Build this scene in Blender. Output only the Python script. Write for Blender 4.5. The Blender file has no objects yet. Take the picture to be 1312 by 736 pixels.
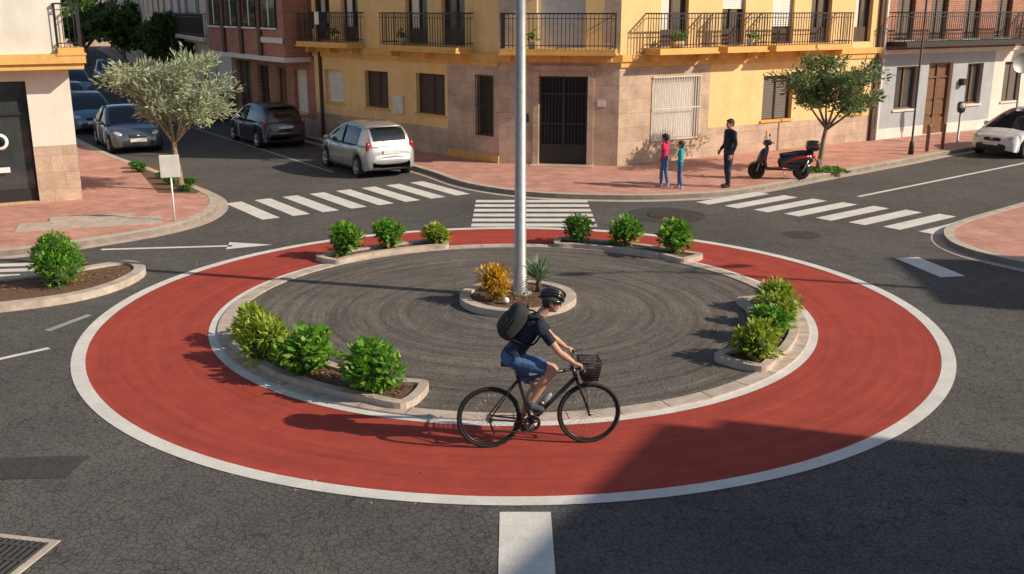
import bpy, math, random
from mathutils import Vector, Matrix, noise
from mathutils.kdtree import KDTree
rnd = random.Random(7)
pi = math.pi
V = Vector
scene = bpy.context.scene

# ------------------------------------------------------------------ materials
def new_mat(name):
    m = bpy.data.materials.new(name); m.use_nodes = True
    nt = m.node_tree
    b = nt.nodes['Principled BSDF']
    return m, nt, b

def coord(nt, mode='obj'):
    tc = nt.nodes.new('ShaderNodeTexCoord')
    if mode == 'xz':
        s = nt.nodes.new('ShaderNodeSeparateXYZ'); c = nt.nodes.new('ShaderNodeCombineXYZ')
        nt.links.new(tc.outputs['Object'], s.inputs[0])
        nt.links.new(s.outputs['X'], c.inputs['X']); nt.links.new(s.outputs['Z'], c.inputs['Y'])
        nt.links.new(s.outputs['Y'], c.inputs['Z'])
        return c.outputs[0]
    return tc.outputs['Object']

def tex_noise(nt, co, scale, detail=4, rough=.6):
    n = nt.nodes.new('ShaderNodeTexNoise'); n.inputs['Scale'].default_value = scale
    n.inputs['Detail'].default_value = detail; n.inputs['Roughness'].default_value = rough
    nt.links.new(co, n.inputs['Vector']); return n.outputs['Fac']

def mrange(nt, val, a, b, c, d):
    n = nt.nodes.new('ShaderNodeMapRange')
    for i, x in enumerate((a, b, c, d)): n.inputs[i+1].default_value = x
    nt.links.new(val, n.inputs[0]); return n.outputs[0]

def mathn(nt, op, a, b):
    n = nt.nodes.new('ShaderNodeMath'); n.operation = op
    for i, x in enumerate((a, b)):
        if isinstance(x, (int, float)): n.inputs[i].default_value = x
        else: nt.links.new(x, n.inputs[i])
    return n.outputs[0]

def mixc(nt, fac, a, b, blend='MIX'):
    n = nt.nodes.new('ShaderNodeMix'); n.data_type = 'RGBA'; n.blend_type = blend
    if isinstance(fac, (int, float)): n.inputs[0].default_value = fac
    else: nt.links.new(fac, n.inputs[0])
    for i, x in ((6, a), (7, b)):
        if isinstance(x, (tuple, list)): n.inputs[i].default_value = (*x[:3], 1)
        else: nt.links.new(x, n.inputs[i])
    return n.outputs[2]

def scale_col(nt, colour, val):
    n = nt.nodes.new('ShaderNodeVectorMath'); n.operation = 'SCALE'
    if isinstance(colour, (tuple, list)): n.inputs[0].default_value = colour[:3]
    else: nt.links.new(colour, n.inputs[0])
    nt.links.new(val, n.inputs[3]); return n.outputs[0]

def bumpn(nt, b, h, strength=.3, dist=.01):
    n = nt.nodes.new('ShaderNodeBump'); n.inputs['Strength'].default_value = strength
    n.inputs['Distance'].default_value = dist
    nt.links.new(h, n.inputs['Height']); nt.links.new(n.outputs[0], b.inputs['Normal'])

def pmat(name, col, rough=.7, metal=0., var=.2, scale=5., bump=0., bscale=60., coat=0., streak=False, spec=.5):
    m, nt, b = new_mat(name)
    co = coord(nt)
    f = tex_noise(nt, co, scale, 4, .65)
    k = mrange(nt, f, .3, .7, 1-var, 1+var)
    if streak:
        mp = nt.nodes.new('ShaderNodeMapping'); mp.inputs['Scale'].default_value = (1.6, 1.6, .5)
        nt.links.new(co, mp.inputs[0])
        f2 = tex_noise(nt, mp.outputs[0], 1.1, 5, .65)
        k = mathn(nt, 'MULTIPLY', k, mrange(nt, f2, .3, .6, .9, 1.03))
    nt.links.new(scale_col(nt, col, k), b.inputs['Base Color'])
    b.inputs['Roughness'].default_value = rough; b.inputs['Metallic'].default_value = metal
    b.inputs['Coat Weight'].default_value = coat; b.inputs['Coat Roughness'].default_value = .05
    b.inputs['Specular IOR Level'].default_value = spec
    if bump: bumpn(nt, b, tex_noise(nt, co, bscale, 3), bump, .01)
    return m

def brickmat(name, c1, c2, mortar, bw, bh, mort=.01, mode='xz', rough=.8, var=.2, bump=.3, rot=0, offset=.5):
    m, nt, b = new_mat(name)
    co = coord(nt, mode)
    mp = nt.nodes.new('ShaderNodeMapping'); mp.inputs['Rotation'].default_value = (0, 0, rot)
    nt.links.new(co, mp.inputs[0])
    t = nt.nodes.new('ShaderNodeTexBrick')
    t.inputs['Color1'].default_value = (*c1, 1); t.inputs['Color2'].default_value = (*c2, 1)
    t.inputs['Mortar'].default_value = (*mortar, 1); t.inputs['Scale'].default_value = 1
    t.inputs['Brick Width'].default_value = bw; t.inputs['Row Height'].default_value = bh
    t.inputs['Mortar Size'].default_value = mort; t.inputs['Mortar Smooth'].default_value = .2
    t.offset = offset
    nt.links.new(mp.outputs[0], t.inputs['Vector'])
    f = mrange(nt, tex_noise(nt, co, 1.3, 5, .7), .3, .7, 1-var, 1+var)
    f2 = mrange(nt, tex_noise(nt, co, 25, 3, .7), .3, .7, 1-var*.8, 1+var*.8)
    nt.links.new(scale_col(nt, scale_col(nt, t.outputs['Color'], f), f2), b.inputs['Base Color'])
    b.inputs['Roughness'].default_value = rough
    if bump:
        inv = mathn(nt, 'SUBTRACT', 1., t.outputs['Fac']); bumpn(nt, b, inv, bump, .01)
    return m

def radial(nt, co, ctr, freq, xy):
    sp = nt.nodes.new('ShaderNodeSeparateXYZ'); nt.links.new(co, sp.inputs[0])
    dx = mathn(nt, 'SUBTRACT', sp.outputs[0], ctr[0]); dy = mathn(nt, 'SUBTRACT', sp.outputs[1], ctr[1])
    r = mathn(nt, 'SQRT', mathn(nt, 'ADD', mathn(nt, 'MULTIPLY', dx, dx), mathn(nt, 'MULTIPLY', dy, dy)), 0.)
    cx = nt.nodes.new('ShaderNodeCombineXYZ')
    nt.links.new(mathn(nt, 'MULTIPLY', r, freq), cx.inputs[0])
    nt.links.new(mathn(nt, 'MULTIPLY', sp.outputs[0], xy), cx.inputs[1]); nt.links.new(mathn(nt, 'MULTIPLY', sp.outputs[1], xy), cx.inputs[2])
    return cx.outputs[0]

def asphalt(name, lo, hi, rings=None, cracks=.5, bigcracks=True):
    m, nt, b = new_mat(name)
    co = coord(nt)
    fine = tex_noise(nt, co, 75, 3, .8)
    col = mixc(nt, mrange(nt, fine, .36, .66, 0, 1), lo, hi)
    big = mrange(nt, tex_noise(nt, co, .35, 5, .6), .3, .7, .78, 1.2)
    mid = mrange(nt, tex_noise(nt, co, 3.5, 4, .7), .3, .7, .84, 1.16)
    k = mathn(nt, 'MULTIPLY', big, mid)
    wn = nt.nodes.new('ShaderNodeTexNoise'); wn.inputs['Scale'].default_value = 5
    wn.inputs['Detail'].default_value = 3
    nt.links.new(co, wn.inputs['Vector'])
    def vor(scale, amt):
        vo = nt.nodes.new('ShaderNodeTexVoronoi'); vo.feature = 'DISTANCE_TO_EDGE'; vo.inputs['Scale'].default_value = scale
        mx = nt.nodes.new('ShaderNodeMix'); mx.data_type = 'VECTOR'; mx.inputs[0].default_value = amt
        nt.links.new(co, mx.inputs[4]); nt.links.new(wn.outputs['Color'], mx.inputs[5]); nt.links.new(mx.outputs[1], vo.inputs['Vector'])
        return vo.outputs['Distance']
    cr = mrange(nt, vor(15, .1), 0, .1, 1-cracks, 1.07)
    k = mathn(nt, 'MULTIPLY', k, cr)
    if bigcracks:
        k = mathn(nt, 'MULTIPLY', k, mrange(nt, vor(.45, .35), .001, .006, .6, 1.))
    if rings:
        k = mathn(nt, 'MULTIPLY', k, mrange(nt, tex_noise(nt, radial(nt, co, rings, 9., .35), 1., 5, .75), .34, .66, .66, 1.42))
    nt.links.new(scale_col(nt, col, k), b.inputs['Base Color'])
    b.inputs['Roughness'].default_value = .9; b.inputs['Specular IOR Level'].default_value = .3
    bumpn(nt, b, mathn(nt, 'MULTIPLY', fine, cr), .7, .014)
    return m

def leafmat(name, c1, c2, c3=None, trans=.3):
    m, nt, b = new_mat(name)
    g = nt.nodes.new('ShaderNodeNewGeometry')
    cr = nt.nodes.new('ShaderNodeValToRGB')
    cr.color_ramp.elements[0].color = (*c1, 1); cr.color_ramp.elements[1].color = (*c2, 1)
    if c3:
        e = cr.color_ramp.elements.new(.8); e.color = (*c2, 1); cr.color_ramp.elements[-1].color = (*c3, 1)
    nt.links.new(g.outputs['Random Per Island'], cr.inputs[0])
    nt.links.new(cr.outputs[0], b.inputs['Base Color'])
    b.inputs['Roughness'].default_value = .5
    t = nt.nodes.new('ShaderNodeBsdfTranslucent'); nt.links.new(cr.outputs[0], t.inputs[0])
    mx = nt.nodes.new('ShaderNodeMixShader'); mx.inputs[0].default_value = trans
    nt.links.new(b.outputs[0], mx.inputs[1]); nt.links.new(t.outputs[0], mx.inputs[2])
    nt.links.new(mx.outputs[0], nt.nodes['Material Output'].inputs[0])
    return m

M_ = {}
M_['asphalt'] = asphalt('asphalt_road', (.062, .058, .054), (.17, .16, .148), cracks=.55)
M_['asphalt_in'] = asphalt('asphalt_island', (.075, .066, .057), (.2, .178, .155), rings=(0., 15.9), cracks=.4, bigcracks=False)
M_['asphalt_dk'] = asphalt('asphalt_patch', (.035, .034, .032), (.09, .085, .08), cracks=.3, bigcracks=False)
M_['earth'] = pmat('earth', (.16, .13, .1), .95, var=.3)

def paintmat(name, col, wear=.35, under=(.1, .1, .1), rings=None):
    m, nt, b = new_mat(name); co = coord(nt)
    w = mrange(nt, tex_noise(nt, co, 45, 4, .8), .56, .68, 0, wear)
    w2 = mrange(nt, tex_noise(nt, co, 2.2, 5, .7), .3, .75, 1.08, .8)
    f3 = mrange(nt, tex_noise(nt, co, 110, 2, .8), .35, .65, .84, 1.14)
    c = scale_col(nt, mixc(nt, w, col, under), mathn(nt, 'MULTIPLY', w2, f3))
    if rings:
        c = scale_col(nt, c, mrange(nt, tex_noise(nt, radial(nt, co, rings, 7., .3), 1., 4, .7), .3, .7, .82, 1.16))
    nt.links.new(c, b.inputs['Base Color']); b.inputs['Roughness'].default_value = .85; b.inputs['Specular IOR Level'].default_value = .25
    bumpn(nt, b, tex_noise(nt, co, 80, 3, .8), .6, .012)
    return m
M_['red'] = paintmat('red_surfacing', (.42, .066, .045), .45, (.16, .05, .04), rings=(0, 15.75))
M_['white'] = paintmat('white_road_paint', (.76, .73, .68), .5, (.3, .29, .28))
M_['whitef'] = paintmat('faded_road_paint', (.4, .38, .36), .8, (.12, .12, .12))
M_['kerb'] = pmat('kerb_concrete', (.5, .43, .36), .85, var=.22, scale=4, bump=.4)
M_['kerb2'] = pmat('kerb_concrete_pinkish', (.5, .41, .34), .85, var=.25, scale=5, bump=.4)
M_['soil'] = pmat('bark_mulch', (.15, .08, .045), .95, var=.5, scale=22, bump=1., bscale=45)
M_['pavers'] = brickmat('pink_pavers', (.6, .29, .22), (.5, .225, .17), (.42, .3, .24), .4, .2, .014, 'obj', .88, .24, .2, rot=.6)
M_['panel'] = pmat('concrete_slab', (.5, .41, .34), .85, var=.2, bump=.3)
M_['glass'] = pmat('window_glass', (.045, .052, .055), .06, var=.2, spec=.9)
M_['iron'] = pmat('black_iron', (.02, .02, .022), .5, var=.1)
M_['galv'] = pmat('galvanised_steel', (.36, .36, .36), .5, .5, var=.15, scale=9)
M_['dark'] = pmat('dark_void', (.012, .012, .012), .8, var=.1)
M_['brown'] = pmat('brown_shutter', (.08, .042, .026), .6, var=.2)
M_['whites'] = pmat('white_shutter', (.72, .68, .62), .6, var=.1)
M_['wood'] = pmat('door_wood', (.17, .08, .035), .5, var=.3, scale=9)
M_['beige'] = pmat('beige_trim', (.55, .42, .3), .8, var=.12, bump=.2, streak=True)
M_['stone'] = brickmat('pink_stone_cladding', (.56, .41, .3), (.46, .33, .24), (.32, .23, .17), .62, .42, .006, 'xz', .55, .28, .15)
M_['yellow'] = pmat('yellow_stucco', (.86, .58, .27), .88, var=.06, scale=2, bump=.25, bscale=80, streak=True)
M_['yellow_trim'] = pmat('ochre_trim', (.74, .43, .13), .8, var=.1, streak=True)
M_['whitewall'] = pmat('white_render', (.74, .69, .61), .85, var=.07, scale=2, bump=.2, streak=True)
M_['greywall'] = pmat('grey_render', (.4, .42, .44), .85, var=.08, scale=2, bump=.2, streak=True)
M_['cream'] = pmat('cream_render', (.68, .56, .42), .85, var=.08, scale=2, bump=.2, streak=True)
M_['brick'] = brickmat('red_brick', (.42, .16, .09), (.33, .12, .07), (.42, .34, .28), .24, .075, .008, 'xz', .85, .22, .2)
M_['brownclad'] = brickmat('brown_cladding', (.22, .09, .05), (.16, .07, .04), (.1, .06, .05), .5, .16, .008, 'xz', .7, .25, .2)
M_['tile'] = brickmat('roof_tiles', (.5, .22, .12), (.42, .17, .09), (.2, .1, .06), .22, .35, .02, 'obj', .85, .2, .4)
M_['flatroof'] = pmat('flat_roof', (.35, .3, .26), .9, var=.2)
M_['bark'] = pmat('bark', (.28, .21, .14), .95, var=.35, scale=14, bump=.8, bscale=40)
M_['white_metal'] = pmat('white_metal', (.8, .78, .74), .4, var=.08)

# ------------------------------------------------------------------ mesh builder
class MB:
    def __init__(s): s.v = []; s.f = []; s.m = []; s.s = []
    def add(s, vs, fs, mi=0, sm=False, M=None):
        o = len(s.v)
        for p in vs:
            p = V(p)
            s.v.append(tuple(M @ p) if M is not None else tuple(p))
        for i, f in enumerate(fs):
            s.f.append(tuple(a+o for a in f)); s.m.append(mi[i] if isinstance(mi, list) else mi); s.s.append(sm)
    def box(s, x0, x1, y0, y1, z0, z1, mi=0, M=None):
        s.add([(x0,y0,z0),(x1,y0,z0),(x1,y1,z0),(x0,y1,z0),(x0,y0,z1),(x1,y0,z1),(x1,y1,z1),(x0,y1,z1)],
              [(0,3,2,1),(4,5,6,7),(0,1,5,4),(1,2,6,5),(2,3,7,6),(3,0,4,7)], mi, False, M)
    def quad(s, a, b, c, d, mi=0): s.add([a, b, c, d], [(0, 1, 2, 3)], mi)
    def tube(s, pts, rad, n=8, mi=0, side=None, sm=True, closed=False, M=None, sub=1):
        pts = [V(p) for p in pts]
        k = len(pts)
        if not isinstance(rad, (list,)): rad = [rad]*k
        rad = [r if isinstance(r, tuple) else (r, r) for r in rad]
        if sub > 1:
            np_, nr = [], []
            for i in range(k-1):
                p0 = pts[max(i-1,0)]; p1 = pts[i]; p2 = pts[i+1]; p3 = pts[min(i+2,k-1)]
                for j in range(sub):
                    t = j/sub
                    np_.append(.5*((2*p1)+(p2-p0)*t+(2*p0-5*p1+4*p2-p3)*t*t+(3*p1-p0-3*p2+p3)*t**3))
                    tt = t*t*(3-2*t)
                    nr.append(tuple(rad[i][q]*(1-tt)+rad[i+1][q]*tt for q in (0,1)))
            np_.append(pts[-1]); nr.append(rad[-1]); pts, rad, k = np_, nr, len(np_)
        vs = []; prev = None
        for i in range(k):
            if closed: t = pts[(i+1)%k]-pts[i-1]
            else: t = pts[min(i+1,k-1)]-pts[max(i-1,0)]
            if t.length < 1e-9: t = V((0,0,1))
            t.normalize()
            if side is not None: b = V(side)
            elif prev is not None: b = prev
            else: b = V((0,1,0)) if abs(t.y) < .9 else V((1,0,0))
            b = b-t*b.dot(t)
            if b.length < 1e-6: b = t.orthogonal()
            b.normalize(); prev = b; c = t.cross(b)
            for j in range(n):
                a = 2*pi*j/n
                vs.append(pts[i]+b*math.cos(a)*rad[i][0]+c*math.sin(a)*rad[i][1])
        fs = []
        for i in range(k if closed else k-1):
            for j in range(n):
                fs.append((i*n+j, i*n+(j+1)%n, ((i+1)%k)*n+(j+1)%n, ((i+1)%k)*n+j))
        if not closed:
            fs.append(tuple(range(n-1,-1,-1))); fs.append(tuple((k-1)*n+j for j in range(n)))
        s.add(vs, fs, mi, sm, M)
    def ell(s, c, r, mi=0, A=None, e=1., seg=16, rings=10, sm=True, zmin=None):
        c = V(c); A = A or Matrix.Identity(3)
        pw = lambda x: math.copysign(abs(x)**e, x)
        vs = []
        for i in range(rings+1):
            ph = -pi/2+pi*i/rings
            if zmin is not None: ph = zmin+(pi/2-zmin)*i/rings
            for j in range(seg):
                th = 2*pi*j/seg
                vs.append(c+A@V((r[0]*pw(math.cos(ph))*pw(math.cos(th)), r[1]*pw(math.cos(ph))*pw(math.sin(th)), r[2]*pw(math.sin(ph)))))
        fs = [(i*seg+j, i*seg+(j+1)%seg, (i+1)*seg+(j+1)%seg, (i+1)*seg+j) for i in range(rings) for j in range(seg)]
        s.add(vs, fs, mi, sm)
    def lathe(s, prof, c, axis=(0,1,0), n=24, mi=0, sm=True, M=None):
        ax = V(axis).normalized(); u = ax.orthogonal().normalized(); w = ax.cross(u); c = V(c)
        vs = [c+ax*h+(u*math.cos(2*pi*j/n)+w*math.sin(2*pi*j/n))*r for r, h in prof for j in range(n)]
        fs = [(i*n+j, i*n+(j+1)%n, (i+1)*n+(j+1)%n, (i+1)*n+j) for i in range(len(prof)-1) for j in range(n)]
        s.add(vs, fs, mi, sm, M)
    def poly(s, pts, z, mi=0):
        s.add([(p[0], p[1], z) for p in pts], [tuple(range(len(pts)))], mi)
    def prism(s, pts, z0, z1, mi=0, ms=None):
        n = len(pts)
        s.add([(p[0], p[1], z1) for p in pts], [tuple(range(n))], mi)
        s.add([(p[0], p[1], z) for z in (z0, z1) for p in pts], [(i, (i+1)%n, n+(i+1)%n, n+i) for i in range(n)], mi if ms is None else ms)
    def strip(s, path, o0, o1, z0, z1, mi=0, closed=False, cap=True):
        n = len(path); L = []; Rr = []
        for i in range(n):
            a = V(path[(i-1)%n] if closed else path[max(i-1,0)]); b = V(path[(i+1)%n] if closed else path[min(i+1,n-1)])
            t = (b-a); t = V((t[0], t[1])).normalized(); nn = V((-t.y, t.x)); p = V(path[i][:2])
            L.append(p+nn*o0); Rr.append(p+nn*o1)
        vs = [(p.x,p.y,z) for arr, z in ((L,z0),(L,z1),(Rr,z1),(Rr,z0)) for p in arr]
        fs = []
        for i in range(n if closed else n-1):
            j = (i+1)%n
            for k in range(3 if z1 > z0 else 0): fs.append((k*n+i, k*n+j, (k+1)*n+j, (k+1)*n+i))
            if z1 <= z0: fs.append((n+i, n+j, 2*n+j, 2*n+i))
        if not closed and cap and z1 > z0: fs += [(0,n,2*n,3*n), (n-1,2*n-1,3*n-1,4*n-1)]
        s.add(vs, fs, mi)
    def leaves(s, data, mi=0):
        for p, a, b, l, w, fo in data:
            nn = a.cross(b)
            q = p+a*l*.5
            s.add([p, q+b*w*.5+nn*fo, p+a*l-nn*fo*.6, q-b*w*.5+nn*fo], [(0,1,2),(0,2,3)], mi)
    def obj(s, name, mats, parent=None, M=None, coll=None):
        me = bpy.data.meshes.new(name); me.from_pydata(s.v, [], s.f)
        me.polygons.foreach_set('material_index', s.m); me.polygons.foreach_set('use_smooth', s.s)
        for m in mats: me.materials.append(m)
        me.update()
        o = bpy.data.objects.new(name, me); scene.collection.objects.link(o)
        if parent: o.parent = parent
        if M is not None: o.matrix_local = M
        return o

def empty(name, M=None):
    o = bpy.data.objects.new(name, None); o.empty_display_size = .3; scene.collection.objects.link(o)
    if M is not None: o.matrix_world = M
    return o

def smooth_path(pts, sub=6, closed=False):
    pts = [V(p[:2]) for p in pts]; n = len(pts); out = []
    for i in range(n if closed else n-1):
        if closed: p0,p1,p2,p3 = pts[i-1],pts[i],pts[(i+1)%n],pts[(i+2)%n]
        else: p0,p1,p2,p3 = pts[max(i-1,0)],pts[i],pts[i+1],pts[min(i+2,n-1)]
        for j in range(sub):
            t = j/sub
            out.append(.5*((2*p1)+(p2-p0)*t+(2*p0-5*p1+4*p2-p3)*t*t+(3*p1-p0-3*p2+p3)*t**3))
    if not closed: out.append(pts[-1])
    return [(p.x, p.y) for p in out]

def rotz(x, y, ang, z=0): return Matrix.Translation((x, y, z)) @ Matrix.Rotation(ang, 4, 'Z')

# ------------------------------------------------------------------ ground, road, markings
mb = MB(); mb.box(-250, 250, -60, 420, -.5, -.02, 0); mb.obj('ground', [M_['earth']])
mb = MB(); mb.poly([(-120,-40),(110,-40),(110,200),(-120,200)], 0); mb.obj('road', [M_['asphalt']])

def circ(c, r, n=128, a0=0, a1=2*pi): return [(c[0]+r*math.cos(a0+(a1-a0)*i/n), c[1]+r*math.sin(a0+(a1-a0)*i/n)) for i in range(n)]
C0 = (0.02, 15.75); C1 = (0.02, 15.9)
def ring(mb, c0, r0, c1, r1, z, mi=0, n=160):
    a = circ(c0, r0, n); b = circ(c1, r1, n)
    mb.add([(p[0],p[1],z) for p in a]+[(p[0],p[1],z) for p in b], [(i,(i+1)%n,n+(i+1)%n,n+i) for i in range(n)], mi)
mb = MB(); ring(mb, C0, 6.45, C1, 4.7, .004); mb.obj('red_cycle_lane', [M_['red']])
mb = MB(); ring(mb, C0, 6.62, C0, 6.43, .008); ring(mb, C1, 4.79, C1, 4.66, .008); mb.obj('roundabout_line_marking', [M_['white']])
mb = MB()
ring(mb, C1, 4.66, C1, 4.44, .03)
n=160
for rr in (4.66,4.44):
    a = circ(C1,rr,n)
    mb.add([(p[0],p[1],0) for p in a]+[(p[0],p[1],.03) for p in a], [(i,(i+1)%n,n+(i+1)%n,n+i) for i in range(n)])
# joints between kerb stones
for i in range(44):
    a=2*pi*i/44; M=Matrix.Translation((C1[0],C1[1],0))@Matrix.Rotation(a,4,'Z'); mb.box(4.44,4.66,-.006,.006,.03,.0315,1,M)
mb.obj('roundabout_kerb', [M_['kerb2'],M_['soil']])
mb = MB(); mb.poly(circ(C1, 4.5, 128), .012); mb.obj('roundabout_island_paving', [M_['asphalt_in']])

mk = MB()
def stripe(c, d, L, w, z=.006, mi=0):
    c = V(c); d = V(d).normalized(); n_ = V((-d.y, d.x))
    ps = [c-d*L/2-n_*w/2, c+d*L/2-n_*w/2, c+d*L/2+n_*w/2, c-d*L/2+n_*w/2]
    mk.poly([(p.x,p.y) for p in ps], z, mi)
for i in range(8):
    t = i/7; stripe((-6.35+t*4.35, 24.35+t*3.15), (.57,-.82), 2.5, .43)
for y in (25.55,24.95,24.35,23.75,23.17,22.6): stripe((.5, y), (1,0), 2.85, .34)
for i in range(8):
    t = i/7; stripe((5.75+t*4.3, 26.0-t*3.5), (.78,.62), 2.4, .43)
for i in range(4): stripe((-9.6-.12*i, 18.9-.45*i), (1,.12), 1.5, .24)
stripe((.13, 7.5), (0,1), 3.0, .5)
stripe((7.95, 18.75), (-.2,.98), 1.5, .5)
stripe((-7.4, 13.3), (.72,.7), 1.9, .1)
stripe((-6.95, 15.2), (.35,.93), .9, .12, mi=1)
stripe((-7.1, 20.35), (1,.13), 2.6, .13)
mk.add([(-5.85,20.2,.006),(-5.0,20.62,.006),(-5.95,20.86,.006)], [(0,1,2)])
stripe((13.5, 29.85), (.78,.64), 11.5, .12)
stripe((-10.6, 38.2), (-.55,.835), 19., .1, mi=1)
mk.obj('road_marking', [M_['white'], M_['whitef']])
mb = MB(); mb.poly(circ((3.65,23.75), .95, 48), .004); mb.poly(circ((6.3,21.6), .4, 32), .004)
mb.poly([(-5.6,9.7),(-4.7,9.75),(-4.65,10.3),(-5.6,10.25)], .004)
mb.obj('asphalt_patch', [M_['asphalt_dk']])
mb = MB(); mb.lathe([(0,.012),(.3,.012),(.33,.006),(.36,.012),(.42,.012),(.43,0)], (3.65,23.75,0), (0,0,1), 32); mb.obj('manhole_cover', [pmat('cast_iron', (.06,.055,.05), .6, .5, bump=.5, bscale=30)])
mb = MB()
mb.box(-.36,.36,-.42,.42,0,.012,0)
mb.box(-.29,.29,-.35,.35,.012,.014,1)
for i in range(9): mb.box(-.28+i*.068,-.25+i*.068,-.34,.34,.014,.026,2)
for i in range(3): mb.box(-.28,.294,-.25+i*.24,-.22+i*.24,.014,.028,2)
mb.obj('storm_drain', [M_['kerb'], M_['dark'], pmat('drain_iron',(.12,.115,.11),.6,.6)], M=rotz(-4.62,8.1,-.2))

# ------------------------------------------------------------------ sidewalks
def sidewalk(name, path, back, kw=.2):
    p = smooth_path(path, 6)
    mb = MB(); mb.prism(p+back, 0, .12, 0, 1)
    mb.strip(p, 0., kw, 0, .128, 1)
    mb.strip(p, -.25, -.0, .003, .003, 2)
    return mb.obj(name, [M_['pavers'], M_['kerb'], M_['panel']])
sidewalk('sidewalk', [(-50,126),(-27.5,77),(-16.8,53.2),(-12.2,45),(-9.4,40.6),(-6.5,36.2),(-4.3,32.8),(-2.5,29.9),(-1.2,27.6),(.5,26.2),(2.5,25.75),(4.2,25.85),(6.1,26.6),(9,29.1),(12.5,32.1),(15.6,34.8),(24,41.2),(60,67)], [(60,120),(-50,150)])
sidewalk('sidewalk', [(-34,12),(-20,16.2),(-14,18.2),(-10.2,19.55),(-8.75,20.6),(-7.6,21.9),(-7.15,23.3),(-7.35,25.),(-8.2,26.7),(-10.6,30.),(-13.6,33.9),(-18.2,41.),(-25,54),(-60,125)], [(-100,125),(-100,12)])
sidewalk('sidewalk', [(60,64),(36,44.2),(22,32.6),(15,26.8),(12,24.2),(10.3,22.7),(9.4,21.6),(9.05,20.2),(9.6,18.8),(11.5,16.4),(16,12.2),(26,9.5),(60,8)], [(60,30)])
sidewalk('sidewalk', [(60,3.5),(30,7),(20,8.6),(17,8.2),(14.6,5.2),(9.5,-6)], [(60,-6)])
mb = MB(); mb.box(-1.5,1.5,-.45,.45,.121,.135,0); mb.box(-.9,.9,.451,.9,.121,.15,0); mb.obj('pavement_slab', [M_['panel']], M=rotz(-9.4,22.2,.32))

# ------------------------------------------------------------------ foliage
def leaf_set(r, n, centre_fn, size, aspect, outward=.6):
    out = []
    for _ in range(n):
        p, d = centre_fn(r)
        a = (d*outward+V((r.gauss(0,1), r.gauss(0,1), r.gauss(.3,1)))*(1-outward)*.9).normalized()
        b = a.orthogonal().normalized(); b.rotate(Matrix.Rotation(r.uniform(0, 2*pi), 3, a))
        up = V((0,0,1)); bb = a.cross(up)
        if bb.length > .2: b = (bb.normalized()+b*.5); b = (b-a*b.dot(a)).normalized()
        l = size*r.uniform(.6,1.25)
        out.append((p, a, b, l, l*aspect, l*.08*r.uniform(-.3,1.)))
    return out

def shrub_mesh(seed, rx, rz, n, size, aspect, mats, stems=True, lumps=7):
    r = random.Random(seed); mb = MB()
    L = []
    for i in range(lumps):
        a = 2*pi*i/lumps+r.uniform(-.3,.3); d = r.uniform(.25,.62)*rx
        L.append((V((math.cos(a)*d, math.sin(a)*d, rz*r.uniform(.3,.8))), rx*r.uniform(.34,.52)))
    L.append((V((0,0,rz*.8)), rx*.48)); L.append((V((0,0,rz*.45)), rx*.65))
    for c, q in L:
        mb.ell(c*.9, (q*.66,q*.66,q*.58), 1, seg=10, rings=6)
        if stems: mb.tube([(c.x*.2,c.y*.2,0), tuple(c)], .008, 5, 2)
    def fn(r):
        c, q = r.choice(L)
        d = V((r.gauss(0,1), r.gauss(0,1), r.gauss(.35,.9))).normalized()
        p = c+d*q*r.uniform(.6,1.)
        p.z = max(.03, p.z)
        return p, d
    mb.leaves(leaf_set(r, n, fn, size, aspect, .62), 0)
    me = bpy.data.meshes.new('shrub_mesh'); me.from_pydata(mb.v, [], mb.f)
    me.polygons.foreach_set('material_index', mb.m)
    for m in mats: me.materials.append(m)
    return me
def place_mesh(name, me, x, y, z, s, rot, sz=None):
    o = bpy.data.objects.new(name, me); scene.collection.objects.link(o)
    o.location = (x,y,z); o.rotation_euler = (0,0,rot); o.scale = (s,s,sz or s); return o

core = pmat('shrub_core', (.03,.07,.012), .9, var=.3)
stemm = pmat('shrub_stem', (.1,.09,.04), .9)
lf_g = leafmat('leaf_bright', (.09,.25,.02), (.2,.44,.04), (.4,.52,.08), trans=.4)
lf_y = leafmat('leaf_yellowgreen', (.16,.3,.025), (.44,.52,.05), (.58,.58,.12), trans=.4)
lf_d = leafmat('leaf_green', (.05,.15,.018), (.13,.3,.035), (.28,.42,.07), trans=.35)
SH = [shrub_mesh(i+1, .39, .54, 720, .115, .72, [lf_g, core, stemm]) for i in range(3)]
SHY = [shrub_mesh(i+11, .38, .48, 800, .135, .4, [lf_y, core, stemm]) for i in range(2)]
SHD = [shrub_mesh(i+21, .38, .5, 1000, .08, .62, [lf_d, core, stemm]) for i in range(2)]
def shrub(me, x, y, s=1., z=.08, sz=None): return place_mesh('shrub', me, x, y, z, s, rnd.uniform(0,6), sz)

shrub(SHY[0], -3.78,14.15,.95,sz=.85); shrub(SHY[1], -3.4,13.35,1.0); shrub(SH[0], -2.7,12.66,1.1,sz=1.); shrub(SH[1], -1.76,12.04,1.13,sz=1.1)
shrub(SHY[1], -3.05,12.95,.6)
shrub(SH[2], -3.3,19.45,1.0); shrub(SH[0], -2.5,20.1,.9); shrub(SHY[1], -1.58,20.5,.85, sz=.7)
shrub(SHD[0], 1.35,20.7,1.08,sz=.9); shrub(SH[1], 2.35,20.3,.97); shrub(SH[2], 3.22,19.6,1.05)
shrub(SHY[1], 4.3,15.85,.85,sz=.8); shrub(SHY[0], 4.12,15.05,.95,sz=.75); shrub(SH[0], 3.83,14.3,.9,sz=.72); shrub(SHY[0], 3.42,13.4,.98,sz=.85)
big = shrub_mesh(31, .62, .88, 3800, .085, .5, [lf_g, core, stemm], lumps=11)
place_mesh('bush', big, -8.0, 17.3, .08, .92, .4)
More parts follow.
